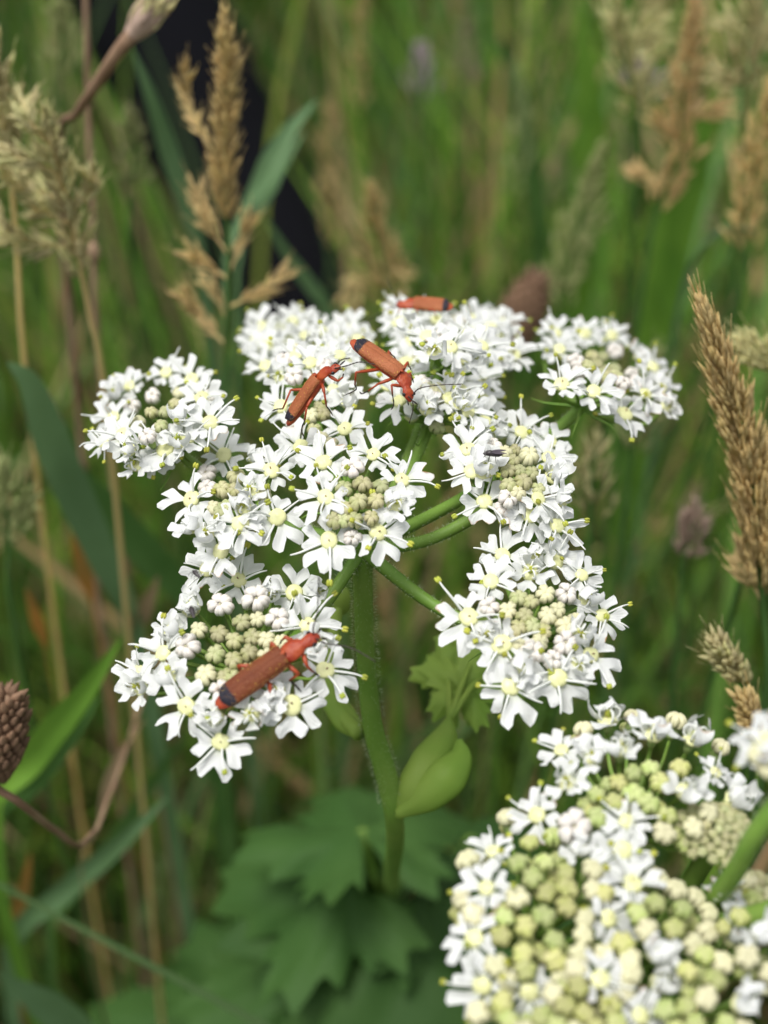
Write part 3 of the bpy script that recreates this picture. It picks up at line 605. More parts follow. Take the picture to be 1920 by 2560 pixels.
# ------------------------------------------------------------------ beetles
def beetle(label, tail, head, up, dT, dH, bend, legs, ants, droop=.0, length=9.6, wing_open=0.0, width=1.0, wm='wingcase'):
    """tail/head: photo px of abdomen tip and front of the shoulders; bend: yaw of thorax and head (rad)"""
    a = U(*tail, dT); b = U(*head, dH); X = (b - a); Ltot = X.length; X.normalize()
    fr = frame_from(up, X); s = Ltot / 6.4                   # tail to shoulder is 6.4 units
    e = thing('soldier_beetle', label, 'beetle', b - fr @ Vector((3.2 * s, 0, .8 * s)), 'red soldier beetles on the flower head')
    O = e.location
    loc = lambda x, y, z: b + fr @ Vector((x * s, y * s * width, z * s)) - O    # origin between the shoulders
    # bent centre line of thorax and head
    def axis_pt(x):
        if x <= 0: return Vector((x, 0, 0)), 0.0
        ang = bend * min(1, x / 1.6); return Vector((x * math.cos(ang * .75), x * math.sin(ang * .75), -droop * x * x * .22)), ang
    # x, half width, half height, z of middle
    rings = [(-6.4, .06, .05, -.35), (-6.2, .42, .22, -.35), (-5.6, .72, .36, -.36), (-4.6, .88, .44, -.38), (-3, .93, .48, -.40), (-1.4, .90, .55, -.40), (-.3, .86, .58, -.36), (0.0, .74, .52, -.30),
             (.10, .84, .42, -.20), (.45, .90, .38, -.18), (.95, .84, .36, -.18), (1.35, .66, .33, -.22), (1.52, .46, .30, -.25), (1.70, .48, .32, -.27), (2.05, .60, .36, -.30), (2.35, .58, .34, -.34), (2.62, .40, .26, -.42), (2.80, .24, .16, -.50), (2.9, .08, .06, -.52)]
    ns = 18; v = []; f = []
    for (x, hw, hh, z) in rings:
        c, ang = axis_pt(x)
        for k in range(ns):
            th = 2 * math.pi * k / ns; y = math.cos(th) * hw; zz = math.sin(th) * hh
            if .05 < x < 1.4: zz *= (1 - .45 * abs(math.cos(th)) ** 3); 
            if x < -.3: zz += .02 * math.sin(x * 9)
            v.append(loc(c.x - math.sin(ang) * y, c.y + math.cos(ang) * y, c.z + z + zz))
    for i in range(len(rings) - 1):
        for k in range(ns): f.append((i * ns + k, (i + 1) * ns + k, (i + 1) * ns + (k + 1) % ns, i * ns + (k + 1) % ns))
    f.append(tuple(range(ns))); f.append(tuple(range((len(rings) - 1) * ns, len(rings) * ns))[::-1])
    obj('body', mesh('body', v, f, M['body']), e)
    # wing cases
    for sd_ in (-1, 1):
        v = []; f = []; al = []; nl, nc = 26, 9
        for i in range(nl):
            t = i / (nl - 1); x = -.02 - 5.75 * t
            endr = math.sqrt(max(0, 1 - max(0, (t - .86) / .14) ** 2)); frr = min(1, (t / .05 + .2)) ** .6
            hw = 1.03 * (.92 + .10 * math.sin(t * 2.6)) * (.10 + .90 * endr) * (.78 + .22 * frr)
            if t > .97: hw *= .92
            for k in range(nc):
                q = k / (nc - 1); th = q * math.pi * .56
                y = math.sin(th) * hw / math.sin(math.pi * .5) ; z = .10 + .60 * math.cos(th) * (.72 + .28 * min(1, t * 6 + .3)) * (1 - .35 * t ** 3) - .12 * t * t
                z += .022 * math.sin(q * 13) * (1 - q) - .03 * math.exp(-(q / .06) ** 2)
                y = y + .012 + wing_open * t * (1 - q * .2)
                v.append(loc(x, sd_ * y, z)); al.append(t)
        for i in range(nl - 1):
            for k in range(nc - 1):
                q4 = (i * nc + k, (i + 1) * nc + k, (i + 1) * nc + k + 1, i * nc + k + 1); f.append(q4 if sd_ < 0 else q4[::-1])
        obj('wing_case', mesh('wing_case', v, f, M[wm], attrs={'along': al}), e)
    # short golden hairs and pollen grains caught on the wing cases
    hv = []; hf = []; pm = MB(); rr_ = random.Random(len(legs) * 7 + int(tail[0]))
    for _ in range(200):
        t = rr_.random(); sd_ = rr_.choice((-1, 1)); q = rr_.random() ** .5; th = q * math.pi * .56; x = -.02 - 5.7 * t
        y = sd_ * math.sin(th) * 1.05; z = .11 + .60 * math.cos(th) * (1 - .35 * t ** 3) - .12 * t * t
        p0 = loc(x, y, z); p1 = loc(x - .16, y * 1.05 + sd_ * .03 * q, z + .05 - .03 * q); k = len(hv); side_ = (fr @ Vector((0, 1, .3))) * (.010 * s)
        hv += [p0 - side_, p0 + side_, p1]; hf.append((k, k + 1, k + 2))
        if _ < 16: pm.ball(loc(x * .93, y * .8, .13 + .60 * math.cos(math.asin(min(1, abs(y) * .8 / 1.05))) * (1 - .35 * t ** 3) - .12 * t * t), (.035 * s,) * 3, None, 6, 4)
    ho = obj('wing_hair', mesh('wing_hair', hv, hf, M['goldhair'], smooth=False), e); ho['kind'] = 'stuff'
    po = obj('pollen', pm.mesh('pollen', M['pollen']), e); po['kind'] = 'stuff'
    # small plate between the wing cases
    mb = MB(); mb.ball(loc(-.05, 0, .5), (.3 * s, .2 * s, .1 * s), fr, 8, 5); obj('scutellum', mb.mesh('scutellum', M['body']), e)
    # eyes, mouth feelers
    c, ang = axis_pt(2.25)
    for sd_ in (-1, 1):
        y = sd_ * .56; p = loc(c.x - math.sin(ang) * y, c.y + math.cos(ang) * y, c.z - .26)
        mb = MB(); mb.ball(p, (.2 * s, .16 * s, .2 * s), fr, 10, 7); obj('eye', mb.mesh('eye', M['eye']), e)
        c2, a2 = axis_pt(2.8); y *= .5; p0 = loc(c2.x - math.sin(a2) * y, c2.y + math.cos(a2) * y, c2.z - .5); p1 = loc(c2.x + .45 - math.sin(a2) * y * 1.8, c2.y + math.cos(a2) * y * 1.8, c2.z - .75)
        mb = MB(); mb.tube([p0, p0.lerp(p1, .5), p1], [.06 * s, .09 * s, .05 * s], 6); obj('mouth_feeler', mb.mesh('mouth_feeler', M['leg_dark']), e)
    # legs: px path knee..foot, from a hip under the thorax (x along, side)
    for (hx, sd_, path, dd) in legs:
        c, ang = axis_pt(hx); hip = loc(c.x, c.y + sd_ * .55, c.z - .55) + O
        h = proj(hip); n_ = len(path)
        Pp = [hip] + [U(x, y, h[2] + d_) for (x, y), d_ in zip(path, dd)]
        knee = 1
        mb = MB()
        fem = spline([Pp[0], Pp[0].lerp(Pp[1], .55) + (-FWD) * .0001, Pp[1]], 7); mb.tube([q - O for q in fem], [.13 * s, .19 * s, .17 * s, .11 * s], 8, 0)
        if n_ > 1:
            mb.tube([q - O for q in (Pp[1], Pp[1].lerp(Pp[2], .5), Pp[2])], [.115 * s, .10 * s, .09 * s], 7, 0)
            if n_ > 2:
                tp = spline(Pp[2:] if n_ > 3 else [Pp[2], Pp[2].lerp(Pp[3], .5) + Vector((0, 0, .0001)), Pp[3]], 9)
                mb.tube([q - O for q in tp], [.085 * s, .06 * s, .085 * s, .06 * s, .085 * s, .06 * s, .085 * s, .05 * s, .03 * s], 6, 1)
        obj('leg', mb.mesh('leg', [M['leg_orange'], M['leg_dark']]), e)
    for (sd_, path, dd) in ants:
        c, ang = axis_pt(2.55); y = sd_ * .22; root = loc(c.x - math.sin(ang) * y, c.y + math.cos(ang) * y, c.z - .12) + O
        h = proj(root); Pp = spline([root] + [U(x, y_, h[2] + d_) for (x, y_), d_ in zip(path, dd)], 34)
        rad = [(.075 if k % 3 else .05) * s * (1 - .35 * k / 34) for k in range(34)]
        mb = MB(); mb.tube([q - O for q in Pp], rad, 6); obj('antenna', mb.mesh('antenna', M['leg_dark']), e)
    return e
dJ = (UINFO['J'][0] - CAM).dot(FWD)
beetle('largest red beetle with brown black-tipped wing cases on the umbellet of green buds', (549, 1772), (712, 1636), -FWD * .9 + UPV * .35 - RGT * .22, dJ - .0022, dJ - .0030, -.10,
       [(1.1, -1, [(768, 1666), (783, 1680), (798, 1692)], [-.0005, .0004, .0009]), (-.3, -1, [(747, 1685), (724, 1701), (754, 1730)], [-.0003, .0006, .001]), (-1.9, -1, [(676, 1733), (665, 1754), (634, 1747)], [-.0003, .0006, .0008]),
        (1.1, 1, [(713, 1592), (706, 1600), (700, 1612)], [-.0002, .0006, .001]), (-.3, 1, [(679, 1606), (675, 1630), (668, 1640)], [-.0002, .0007, .001]), (-1.9, 1, [(595, 1664), (609, 1684), (600, 1700)], [-.0002, .0006, .001])],
       [(1, [(783, 1570), (793, 1530), (797, 1441)], [-.0006, -.001, -.002]), (-1, [(810, 1607), (877, 1620), (940, 1654)], [-.0004, -.001, -.002])], width=.92, wm='wingdark')
dC = (on_plane(940, 950, Vector((0, 0, .602)), Vector((0, 0, 1))) - CAM).dot(FWD)
beetle('red beetle with its head down in a floret, antennae spread, feet on white petals', (873, 884), (1001, 934), -FWD * .75 + UPV * .55 + RGT * .25, dC - .0022, dC - .0045, -.62,
       [(.9, -1, [(979, 962), (981, 986), (984, 1014), (977, 1025)], [-.0006, -.0002, .0006, .0008]), (-.3, -1, [(945, 960), (921, 977), (903, 984), (899, 979)], [-.0002, .0002, .0008, .0008]), (-1.9, -1, [(890, 931), (887, 962), (890, 974), (860, 989)], [-.0010, .0000, .0008, .001]),
        (.9, 1, [(1025, 932), (1030, 945), (1034, 958)], [.0002, .0008, .0012]), (-.1, 1, [(1019, 905), (1022, 916), (1028, 926)], [.0006, .0012, .0016]), (-1.6, 1, [(971, 878), (980, 888), (990, 899)], [.0008, .0014, .0018])],
       [(1, [(1045, 973), (1085, 964), (1157, 960)], [-.0002, -.0004, -.0006]), (-1, [(1031, 1003), (1032, 1025), (1023, 1059)], [.0, .0003, .0006])], droop=.35)
d3b = (on_plane(760, 1000, Vector((0, 0, .602)), Vector((0, 0, 1))) - CAM).dot(FWD)
beetle('slim red beetle facing its neighbour, antennae touching the tail of the other', (709, 1060), (796, 942), -FWD * .50 + UPV * .34 - RGT * .75, d3b - .0030, d3b - .0048, -.72,
       [(.9, -1, [(845, 953), (857, 943), (859, 935)], [-.0004, -.0004, .0]), (-.3, -1, [(811, 984), (816, 1015), (832, 1039)], [-.0005, .0002, .0008]), (-1.9, -1, [(767, 1018), (762, 1050), (754, 1076), (763, 1098)], [-.0004, .0, .0006, .0008]),
        (-1.7, 1, [(727, 975), (707, 1022), (679, 1028)], [.0003, .0008, .0010]), (.6, 1, [(778, 944), (772, 958), (768, 970)], [.0010, .0016, .0022])],
       [(1, [(837, 918), (853, 900), (875, 895)], [.0, .0002, .0004]), (-1, [(868, 914), (900, 905), (938, 911)], [-.0004, -.0008, -.001])], width=.86, droop=.1)
dE = (on_plane(1060, 770, Vector((0, 0, .602)), Vector((0, 0, 1))) - CAM).dot(FWD)
beetle('bright orange red beetle half hidden behind the rear umbellet', (1132, 774), (1034, 757), Vector((-.1, -.45, 1)), dE + .0085, dE + .0085, .15,
       [(.9, 1, [(1000, 770), (995, 785), (990, 795)], [-.001, -.0006, 0]), (-.3, 1, [(1045, 772), (1040, 786), (1036, 795)], [-.001, -.0006, 0]), (-1.9, 1, [(1085, 775), (1090, 790), (1095, 800)], [-.001, -.0006, 0])],
       [(1, [(975, 770), (945, 785), (912, 808)], [-.0006, -.001, -.0014]), (-1, [(985, 735), (975, 715), (968, 695)], [.0004, .0006, .0008])], width=1.2)

# ------------------------------------------------------------------ tiny flies
def fly(label, px, d, ang, size, wings=True):
    c = U(*px, d); X = (RGT * math.cos(ang) + UPV * math.sin(ang)); up = (-FWD * .55 + UPV * .8); fr = frame_from(up, X)
    e = thing('fly', label, 'fly', c); s = size * MM
    mb = MB(); P = [fr @ Vector((x * s, 0, z * s)) for x, z in ((-.5, .02), (-.3, .0), (-.05, .03), (.12, .1), (.3, .08), (.36, .04), (.42, .05), (.5, .03))]
    mb.tube(P, [.02 * s, .10 * s, .12 * s, .16 * s, .14 * s, .05 * s, .10 * s, .03 * s], 10); obj('body', mb.mesh('body', M['fly']), e)
    if wings:
        for sd_ in (-1, 1):
            v = [fr @ Vector((s * (.15 - .85 * t), s * (sd_ * (.05 + .10 * t) + w_ * .12 * math.sin(math.pi * min(1, t * .9 + .08))), s * (.18 + .03 * t))) for t in np.linspace(0, 1, 8) for w_ in (-1, 1)]
            obj('wing', mesh('wing', v, [(2 * i, 2 * i + 1, 2 * i + 3, 2 * i + 2) for i in range(7)], M['flywing']), e)
    for sd_ in (-1, 1):
        for x0 in (.25, .1, -.08):
            mb = MB(); mb.tube([fr @ Vector((s * x0, 0, 0)), fr @ Vector((s * (x0 * 1.7), s * sd_ * .26, s * .05)), fr @ Vector((s * x0 * 2.3, s * sd_ * .36, -s * .28))], [.025 * s, .02 * s, .012 * s], 5)
            obj('leg', mb.mesh('leg', M['fly']), e)
    return e
dep = lambda k: (UINFO[k][0] - CAM).dot(FWD)
fly('tiny dark winged fly standing on the curled floret of a right umbellet', (1232, 1137), dep('H') - .0022, R(172), 1.7)
fly('tiny black insect nosing into a curled floret of the budding umbellet', (481, 1532), dep('J') - .0008, R(100), 1.5, False)
fly('tiny black insect clinging under a white petal, apart from the other', (492, 1437), dep('J') + .0012, R(115), 1.2, False)

# ------------------------------------------------------------------ grass: seed heads one by one
def spikelet_mesh(m_, L=4.0, W=.75, seed=0, awn=.0):
    mb = MB(); r = random.Random(seed)
    for k in range(4):                                     # overlapping husks
        t = k / 4; P = [(0, 0, L * MM * (t * .55)), (W * MM * .4 * math.cos(k * 3.14), .1 * W * MM * math.sin(k * 2), L * MM * (t * .55 + .2)), (W * MM * .55 * math.cos(k * 3.14), 0, L * MM * (t * .55 + .45))]
        mb.tube(P, [W * MM * .28, W * MM * .46, W * MM * .06], 5, 0, squash=.7)
    if awn: mb.tube([(0, 0, L * MM * .8), (.1 * MM, 0, L * MM * (1 + awn))], [.05 * MM, .02 * MM], 3)
    return mb.mesh('spikelet', M[m_])
def seed_stalk(name, label, px, d0, head_px_len, m_, rad=.6, spk=(3.6, .8), n=90, width=1.6, branches=(), split=True, group=None, stem_m=None, seed=1, spread=.45, k=.78, ground=True, cat='grass stalk'):
    """px: path from the tip down; spikelets crowd the first head_px_len of the path; branches: (px path from axis outwards, count)"""
    r = random.Random(seed); Pw = drop(px, d0, k)
    if ground:
        last = Pw[-1]; Pw = Pw + [Vector((last.x + r.uniform(-.02, .02), last.y + .02 + .05 * r.random(), max(.12, last.z * .5))), Vector((last.x + r.uniform(-.03, .03), last.y + .05, -.01))]
    P = spline(Pw, 20 * len(Pw)); base = Vector((P[-1].x, P[-1].y, P[-1].z)); e = thing(name, label, cat, base, group)
    mb = MB(); mb.tube(P, [rad * .3 * MM, rad * .45 * MM, rad * .6 * MM, rad * .9 * MM], 7)
    obj('stem', mb.mesh('stem', M[stem_m or 'blade'], base), e)
    sm = [spikelet_mesh(m_, spk[0] * q, spk[1], i, .25) for i, q in enumerate((.85, 1, 1.15))]
    y0 = px[0][1]; cum = [0]
    for a, b in zip(P, P[1:]): cum.append(cum[-1] + (b - a).length)
    tot = head_px_len * KX * d0 / math.cos(PITCH * .6)
    fr = frames(P); joined = MB()
    def put(p, t_out, ax_up):
        R3 = frame_from(t_out, Vector((r.uniform(-1, 1), r.uniform(-1, 1), r.uniform(-1, 1)))); mt = TRS(p - base, R3, r.uniform(.8, 1.2)); me = r.choice(sm)
        if split: obj('spikelet', me, e, mt)
        else: joined.add([mt @ v.co for v in me.vertices], [tuple(pl.vertices) for pl in me.polygons])
    for i in range(n):
        s_ = (i + r.random()) / n; dist = s_ * tot; j = min(int(np.searchsorted(cum, dist)), len(P) - 1)
        t, a, b = fr[j]; th = i * 2.4 + r.uniform(-.4, .4); o = a * math.cos(th) + b * math.sin(th)
        wd = width * MM * min(1, .08 + s_ * 1.9) * (1 if s_ < .8 else 1.0)
        put(P[j] + o * wd * r.uniform(.1, .7), -t + o * r.uniform(spread * .5, spread * 1.3) * min(1, .15 + s_ * 4), t)
    for bi, (path, cnt) in enumerate(branches):
        # start on the axis, at the same height in the picture
        a0 = path[0]; j = min(range(len(P)), key=lambda q: abs(proj(P[q])[1] - a0[1]) if proj(P[q]) else 1e9); dd = proj(P[j])[2]
        B = spline([P[j]] + [U(x, y, dd + r.uniform(-.004, .004)) for x, y in path[1:]], 14)
        mb = MB(); mb.tube(B, [rad * .4 * MM, rad * .2 * MM], 5); obj('branch', mb.mesh('branch', M[stem_m or m_], base), e)
        F = frames(B)
        for i in range(cnt):
            q = .25 + .75 * (i + r.random()) / cnt; jj = min(int(q * 13), 13); t, a, b = F[jj]; th = i * 2.4; o = a * math.cos(th) + b * math.sin(th)
            put(B[jj] + o * width * .4 * MM * r.uniform(.1, 1), t + o * r.uniform(.15, .6), t)
    if not split: obj('seed_head', joined.mesh('seed_head', M[m_]), e)
    return e
G = 'ripe grass heads round the hogweed'
seed_stalk('grass_stalk', 'tall tan grass head in front of the black trouser leg, side sprays below it', [(562, 62), (566, 250), (560, 450), (572, 620), (565, 850), (555, 1100)], .192, 520, 'straw', n=170, width=1.3, spk=(3.1, .46), rad=.6, spread=.5, seed=3, group=G,
           branches=[([(535, 420), (500, 330), (470, 250), (455, 165)], 22), ([(560, 640), (520, 560), (490, 480)], 22), ([(565, 700), (520, 665), (480, 635)], 14), ([(570, 690), (600, 610), (622, 550)], 18), ([(565, 770), (640, 735), (722, 675)], 22), ([(562, 860), (505, 800), (458, 735)], 20), ([(570, 800), (540, 740), (515, 705)], 8)])
seed_stalk('grass_stalk', 'pale loose grass panicle beside the thin brown upright stem', [(122, 300), (140, 400), (170, 520), (195, 640), (225, 790), (250, 900)], .190, 430, 'straw_green', n=62, width=1.7, spk=(3.6, .62), rad=.6, seed=4, group=G, stem_m='straw',
           branches=[([(150, 430), (60, 400), (0, 385)], 18), ([(165, 500), (80, 470), (5, 440)], 16), ([(190, 620), (110, 610), (20, 590), (-10, 560)], 26), ([(185, 540), (225, 480), (230, 440)], 12), ([(140, 370), (80, 310), (55, 240)], 18), ([(190, 560), (130, 540), (80, 520)], 10)])
seed_stalk('grass_stalk', 'grass panicle at the edge beside the pale loose one, taller and closer to its tip', [(-20, 120), (0, 240), (20, 380), (40, 600), (60, 900)], .195, 330, 'straw_green', n=60, width=2.2, seed=14, group=G, stem_m='straw')
seed_stalk('grass_stalk', 'dense straw coloured spike rising right beside the flower, sharpest of the grass heads', [(1766, 795), (1792, 870), (1830, 1000), (1868, 1150), (1890, 1300), (1905, 1480), (1915, 1760)], .158, 830, 'straw', n=286, width=2.5, rad=.6, spk=(4.3, .55), spread=.27, seed=5, group=G,
           branches=[([(1900, 1500), (1870, 1440), (1860, 1380)], 12)])
seed_stalk('grass_stalk', 'short pale sprig just below the dense straw spike, beside the budding head', [(1798, 1622), (1830, 1670), (1870, 1730), (1890, 1800)], .166, 130, 'straw_green', n=26, width=1.0, seed=6, group=G)
seed_stalk('grass_stalk', 'narrow tan sprig standing behind the budding head', [(1862, 1758), (1880, 1800), (1895, 1870), (1905, 1950)], .166, 140, 'straw', n=24, width=.8, seed=7, group=G)
seed_stalk('grass_stalk', 'grass panicle partly behind the dense straw spike', [(1935, 1130), (1925, 1280), (1920, 1450), (1925, 1700)], .172, 420, 'straw', n=90, width=2.4, seed=8, group=G)
far = [
 ('pale yellow panicle behind the flower, leftmost of the trio in the bright grass', [(1545, 0), (1560, 120), (1590, 260), (1600, 400)], .262, 300, 'straw_green', 60, 3.4, [([(1560, 150), (1600, 90), (1640, 50)], 14), ([(1575, 220), (1620, 150), (1660, 110)], 12), ([(1590, 280), (1640, 230), (1690, 190)], 12), ([(1550, 100), (1530, 60), (1525, 20)], 8)]),
 ('long tan panicle with kinked stem in the bright grass', [(1738, 0), (1722, 150), (1700, 280), (1705, 380), (1660, 480), (1625, 600), (1600, 760)], .252, 560, 'straw', 130, 3.2, [([(1700, 320), (1760, 280), (1810, 275)], 18), ([(1705, 380), (1670, 330), (1640, 290)], 12), ([(1640, 480), (1610, 440), (1595, 425)], 10)]),
 ('feathery pale panicle at the right edge above the straw spike', [(1890, -20), (1870, 100), (1860, 220), (1855, 400)], .255, 250, 'straw_green', 60, 3.6, [([(1870, 80), (1830, 60), (1810, 50)], 10), ([(1870, 150), (1910, 110), (1930, 60)], 12), ([(1862, 200), (1820, 200), (1790, 190)], 10)]),
 ('straw panicle at the right edge leaning over green grass', [(1925, 230), (1905, 340), (1880, 450), (1860, 560), (1845, 760)], .245, 420, 'straw', 110, 3.0, []),
 ('grey green panicle in the meadow behind the right umbellet', [(1500, 385), (1470, 500), (1430, 620), (1400, 720), (1385, 900)], .30, 420, 'green_head', 130, 5.5, []),
 ('rust tinted panicle behind the upper beetle', [(930, 480), (940, 580), (960, 690), (955, 820)], .285, 300, 'straw', 90, 4.6, [([(945, 700), (900, 700), (870, 760)], 14), ([(945, 650), (990, 660), (1010, 700)], 14)]),
 ('dim green panicle low between the left grass heads', [(325, 290), (335, 380), (330, 470), (325, 600)], .27, 190, 'green_head', 40, 3.2, []),
 ('faint green panicle above the cut dry stalk', [(150, 20), (155, 100), (150, 190), (160, 300)], .28, 190, 'green_head', 44, 4.0, []),
 ('olive panicle behind the right umbellet among dark grass', [(1640, 900), (1610, 1010), (1580, 1120), (1560, 1300)], .225, 260, 'green_head', 60, 3.2, []),
 ('pinkish beige panicle just behind the middle right umbellets', [(1490, 1120), (1480, 1200), (1475, 1290), (1470, 1420)], .225, 190, 'straw_green', 26, 4.6, []),
 ('dull tan panicle at the left edge under the loose pale one', [(5, 1180), (15, 1260), (20, 1350), (25, 1500)], .215, 200, 'green_head', 60, 3.6, [([(15, 1300), (50, 1280), (75, 1245)], 8)]),
 ('small pale spray at the right edge near the straw spike', [(1870, 875), (1895, 890), (1930, 920), (1950, 1000)], .19, 90, 'straw_green', 24, 1.6, []),
 ('mauve flower spray among the bright grass', [(1600, 160), (1605, 200), (1590, 240), (1585, 420)], .34, 80, 'mauve', 34, 6.5, []),
 ('purple tinged panicle far back in the meadow', [(1050, 120), (1055, 190), (1050, 260), (1045, 420)], .42, 130, 'mauve', 36, 6.5, []),
 ('dusky pink grass head beside the straw spike', [(1735, 1290), (1725, 1340), (1710, 1400), (1690, 1600)], .225, 110, 'pink_head', 30, 3.0, []),
 ('rosy brown panicle far behind the rear umbellets', [(1160, 60), (1165, 120), (1170, 200), (1160, 400)], .50, 150, 'pink_head', 40, 5.0, []),
]
for i, (lab, px, d, hl, m_, n, wd, br) in enumerate(far):
    seed_stalk('grass_stalk', lab, px, d, hl, m_, n=n, width=wd, branches=br, split=False, seed=40 + i, group=G, spk=(3.6, .62), rad=.7, spread=.5)
rf = random.Random(21)
for i in range(16):
    x = rf.choice((rf.uniform(680, 1900), rf.uniform(680, 1900), rf.uniform(0, 250))); y = rf.uniform(-60, 380); d = rf.uniform(.42, .85); L = rf.uniform(.022, .045) / (KX * d)
    mk_ = rf.choice(('straw', 'straw_green', 'green_head', 'pink_head'))
    seed_stalk('grass_stalk', 'distant ' + {'straw': 'golden straw', 'straw_green': 'pale cream', 'green_head': 'dull green', 'pink_head': 'pinkish brown'}[mk_] + ' grass head blurred among the meadow blades', [(x, y), (x + rf.uniform(-12, 12), y + L * .5), (x + rf.uniform(-20, 20), y + L), (x + rf.uniform(-25, 25), y + L * 1.6)], d, L, mk_,
               n=40, width=rf.uniform(2.5, 5), split=False, seed=300 + i, group='distant grass heads in the meadow', spk=(4.6, 1.0), rad=.7, spread=.5)
# oval brown heads (plantain) on bare stalks: densely packed small bracts
def oval_head(label, px, d0, L, W, m_, stalk, seed):
    Pw = drop(px, d0); r = random.Random(seed); P = spline(Pw + stalk, 30); base = P[-1].copy(); e = thing('plantain_stalk', label, 'seed head', base)
    mb = MB(); mb.tube(P, [.45 * MM, .42 * MM, .3 * MM, .3 * MM], 7); obj('stem', mb.mesh('stem', M['drybrown'], base), e)
    ax = (Pw[0] - Pw[1]).normalized(); fr = frame_from(ax, Vector((1, 0, 0))); c0 = Pw[0] - ax * L * MM
    mb = MB(); mb.ball(c0 + ax * L * MM * .5 - base, (W * MM * .42, W * MM * .42, L * MM * .5), fr, 14, 12); hd = obj('seed_head', mb.mesh('seed_head', M[m_]), e)
    mb = MB(); mb.tube([(0, 0, 0), (0, .25 * MM, .7 * MM), (0, .1 * MM, 1.7 * MM)], [.5 * MM, .45 * MM, .05 * MM], 5); me = mb.mesh('bract', M[m_])
    for i in range(150):
        t = (i + .5) / 150; th = i * 2.39996; z = t * L * MM; rr = W * MM * .46 * math.sin(math.pi * (.06 + .9 * t)) ** .6
        o = fr @ Vector((math.cos(th), math.sin(th), 0)); p = c0 + ax * z + o * rr * .85
        obj('bract', me, hd, TRS(p - base, frame_from(ax + o * .55, o), r.uniform(.8, 1.25)))
s1 = U(1270, 1000, .33)
oval_head('brown oval plantain head hazy behind the rear umbellets', [(1345, 690), (1300, 800), (1270, 900)], .285, 19, 8.5, 'brown', [s1, Vector((s1.x, s1.y + .05, -.01))], 1)
s2 = U(215, 2110, .20)
oval_head('dark brown bristly seed head at the left edge on a bent dry stalk', [(20, 1745), (-15, 1960), (40, 2000)], .163, 11, 4.6, 'brown', [U(130, 2070, .185), s2, Vector((s2.x - .004, s2.y + .10, s2.z - .06)), Vector((s2.x - .03, s2.y + .16, .2)), Vector((s2.x - .03, s2.y + .18, -.01))], 2)
# the cut dry stalk and the thin upright one
Pc = [U(383, 18, .196), U(345, 70, .197), U(310, 110, .198)]; s3 = U(150, 350, .225)
P = spline(Pc + [U(235, 220, .205), U(190, 285, .212), s3, Vector((s3.x - .01, s3.y + .03, .25)), Vector((s3.x, s3.y + .08, -.01))], 60); base = P[-1].copy()
e = thing('dry_stalk', 'bent brown dry stalk with a pale frayed thick end', 'stalk', base)
mb = MB(); mb.tube([q - base for q in P[12:]], [.95 * MM, .75 * MM, .55 * MM, .6 * MM, 1.0 * MM], 9); obj('stem', mb.mesh('stem', M['drybrown']), e)
mb = MB(); mb.tube([q - base for q in P[:14]], [1.5 * MM, 1.75 * MM, 1.6 * MM, 1.2 * MM, .9 * MM], 10, ridge=.12); hd = obj('seed_head', mb.mesh('seed_head', M['pink_head']), e)
for i in range(34):
    j = i % 10; t, a, b = frames(P)[j]; th = i * 2.4; o = a * math.cos(th) + b * math.sin(th); mb = MB(); p = P[j] - base
    mb.tube([p + o * 1.0 * MM, p + o * 1.7 * MM - t * 1.4 * MM, p + o * 1.6 * MM - t * 3.2 * MM], [.35 * MM, .3 * MM, .04 * MM], 4); obj('bract', mb.mesh('bract', M['straw_green'] if i % 3 else M['pink_head']), hd)
s4 = [(213, -60), (222, 300), (232, 560), (245, 880)]
P = drop(s4, .225, .6); P = spline(P + [Vector((P[-1].x + .004, P[-1].y + .05, -.01))], 40); base = P[-1].copy()
e = thing('brown_stalk', 'thin upright reddish brown stem crossing behind the cut dry stalk', 'stalk', base)
mb = MB(); mb.tube([q - base for q in P], [.4 * MM, .45 * MM, .5 * MM, .6 * MM], 8); obj('stem', mb.mesh('stem', M['drybrown']), e)
mb = MB(); mb.ball(P[22] - base, (1.1 * MM, 1.1 * MM, 1.8 * MM), None, 10, 7); obj('stem_joint', mb.mesh('stem_joint', M['drybrown']), e)
mb = MB(); mb.ball(P[30] - base, (1.1 * MM, 1.1 * MM, 1.8 * MM), None, 10, 7); obj('stem_joint', mb.mesh('stem_joint', M['drybrown']), e)

# ------------------------------------------------------------------ grass blades that can be told apart
def blade(label, px, d, wmm, m_, ground=True, short=0, twist=.4, name='grass_shoot', cat='grass shoot', face=None):
    Pw = [U(x, y, dd) for (x, y), dd in zip(px, np.interp(np.linspace(0, 1, len(px)), [0, 1], d))]
    if ground: l_ = Pw[-1]; Pw += [Vector((l_.x, l_.y + .04, l_.z * .5)), Vector((l_.x + .01, l_.y + .07, -.01))]
    n = 34; P = spline(Pw, n); base = P[-1].copy(); v = []; f = []; F = frames(P)
    for i, (p, (t, a, b)) in enumerate(zip(P, F)):
        nn = (-FWD * (1 if face is None else face) + RGT * twist * math.sin(i * .16)); nn = (nn - t * nn.dot(t)).normalized(); ss = t.cross(nn)
        w_ = wmm * MM * .5 * min(1, (i / (n - 1)) * 3.2 + .03) ** .8 * (1 - .72 * max(0, i / (n - 1) - .45) / .55) * (1 - .85 * min(1, max(0, i / (n - 1) - .28) / .2) * short)
        for q in (-1, -.5, 0, .5, 1): v.append(p + ss * q * w_ - nn * (1 - abs(q)) * w_ * .35 - base)
    for i in range(n - 1):
        for k in range(4): f.append((i * 5 + k, i * 5 + k + 1, (i + 1) * 5 + k + 1, (i + 1) * 5 + k))
    e = thing(name, label, cat, base, 'single grass shoots near the flower'); obj('blade', mesh('blade', v, f, M[m_]), e); return e
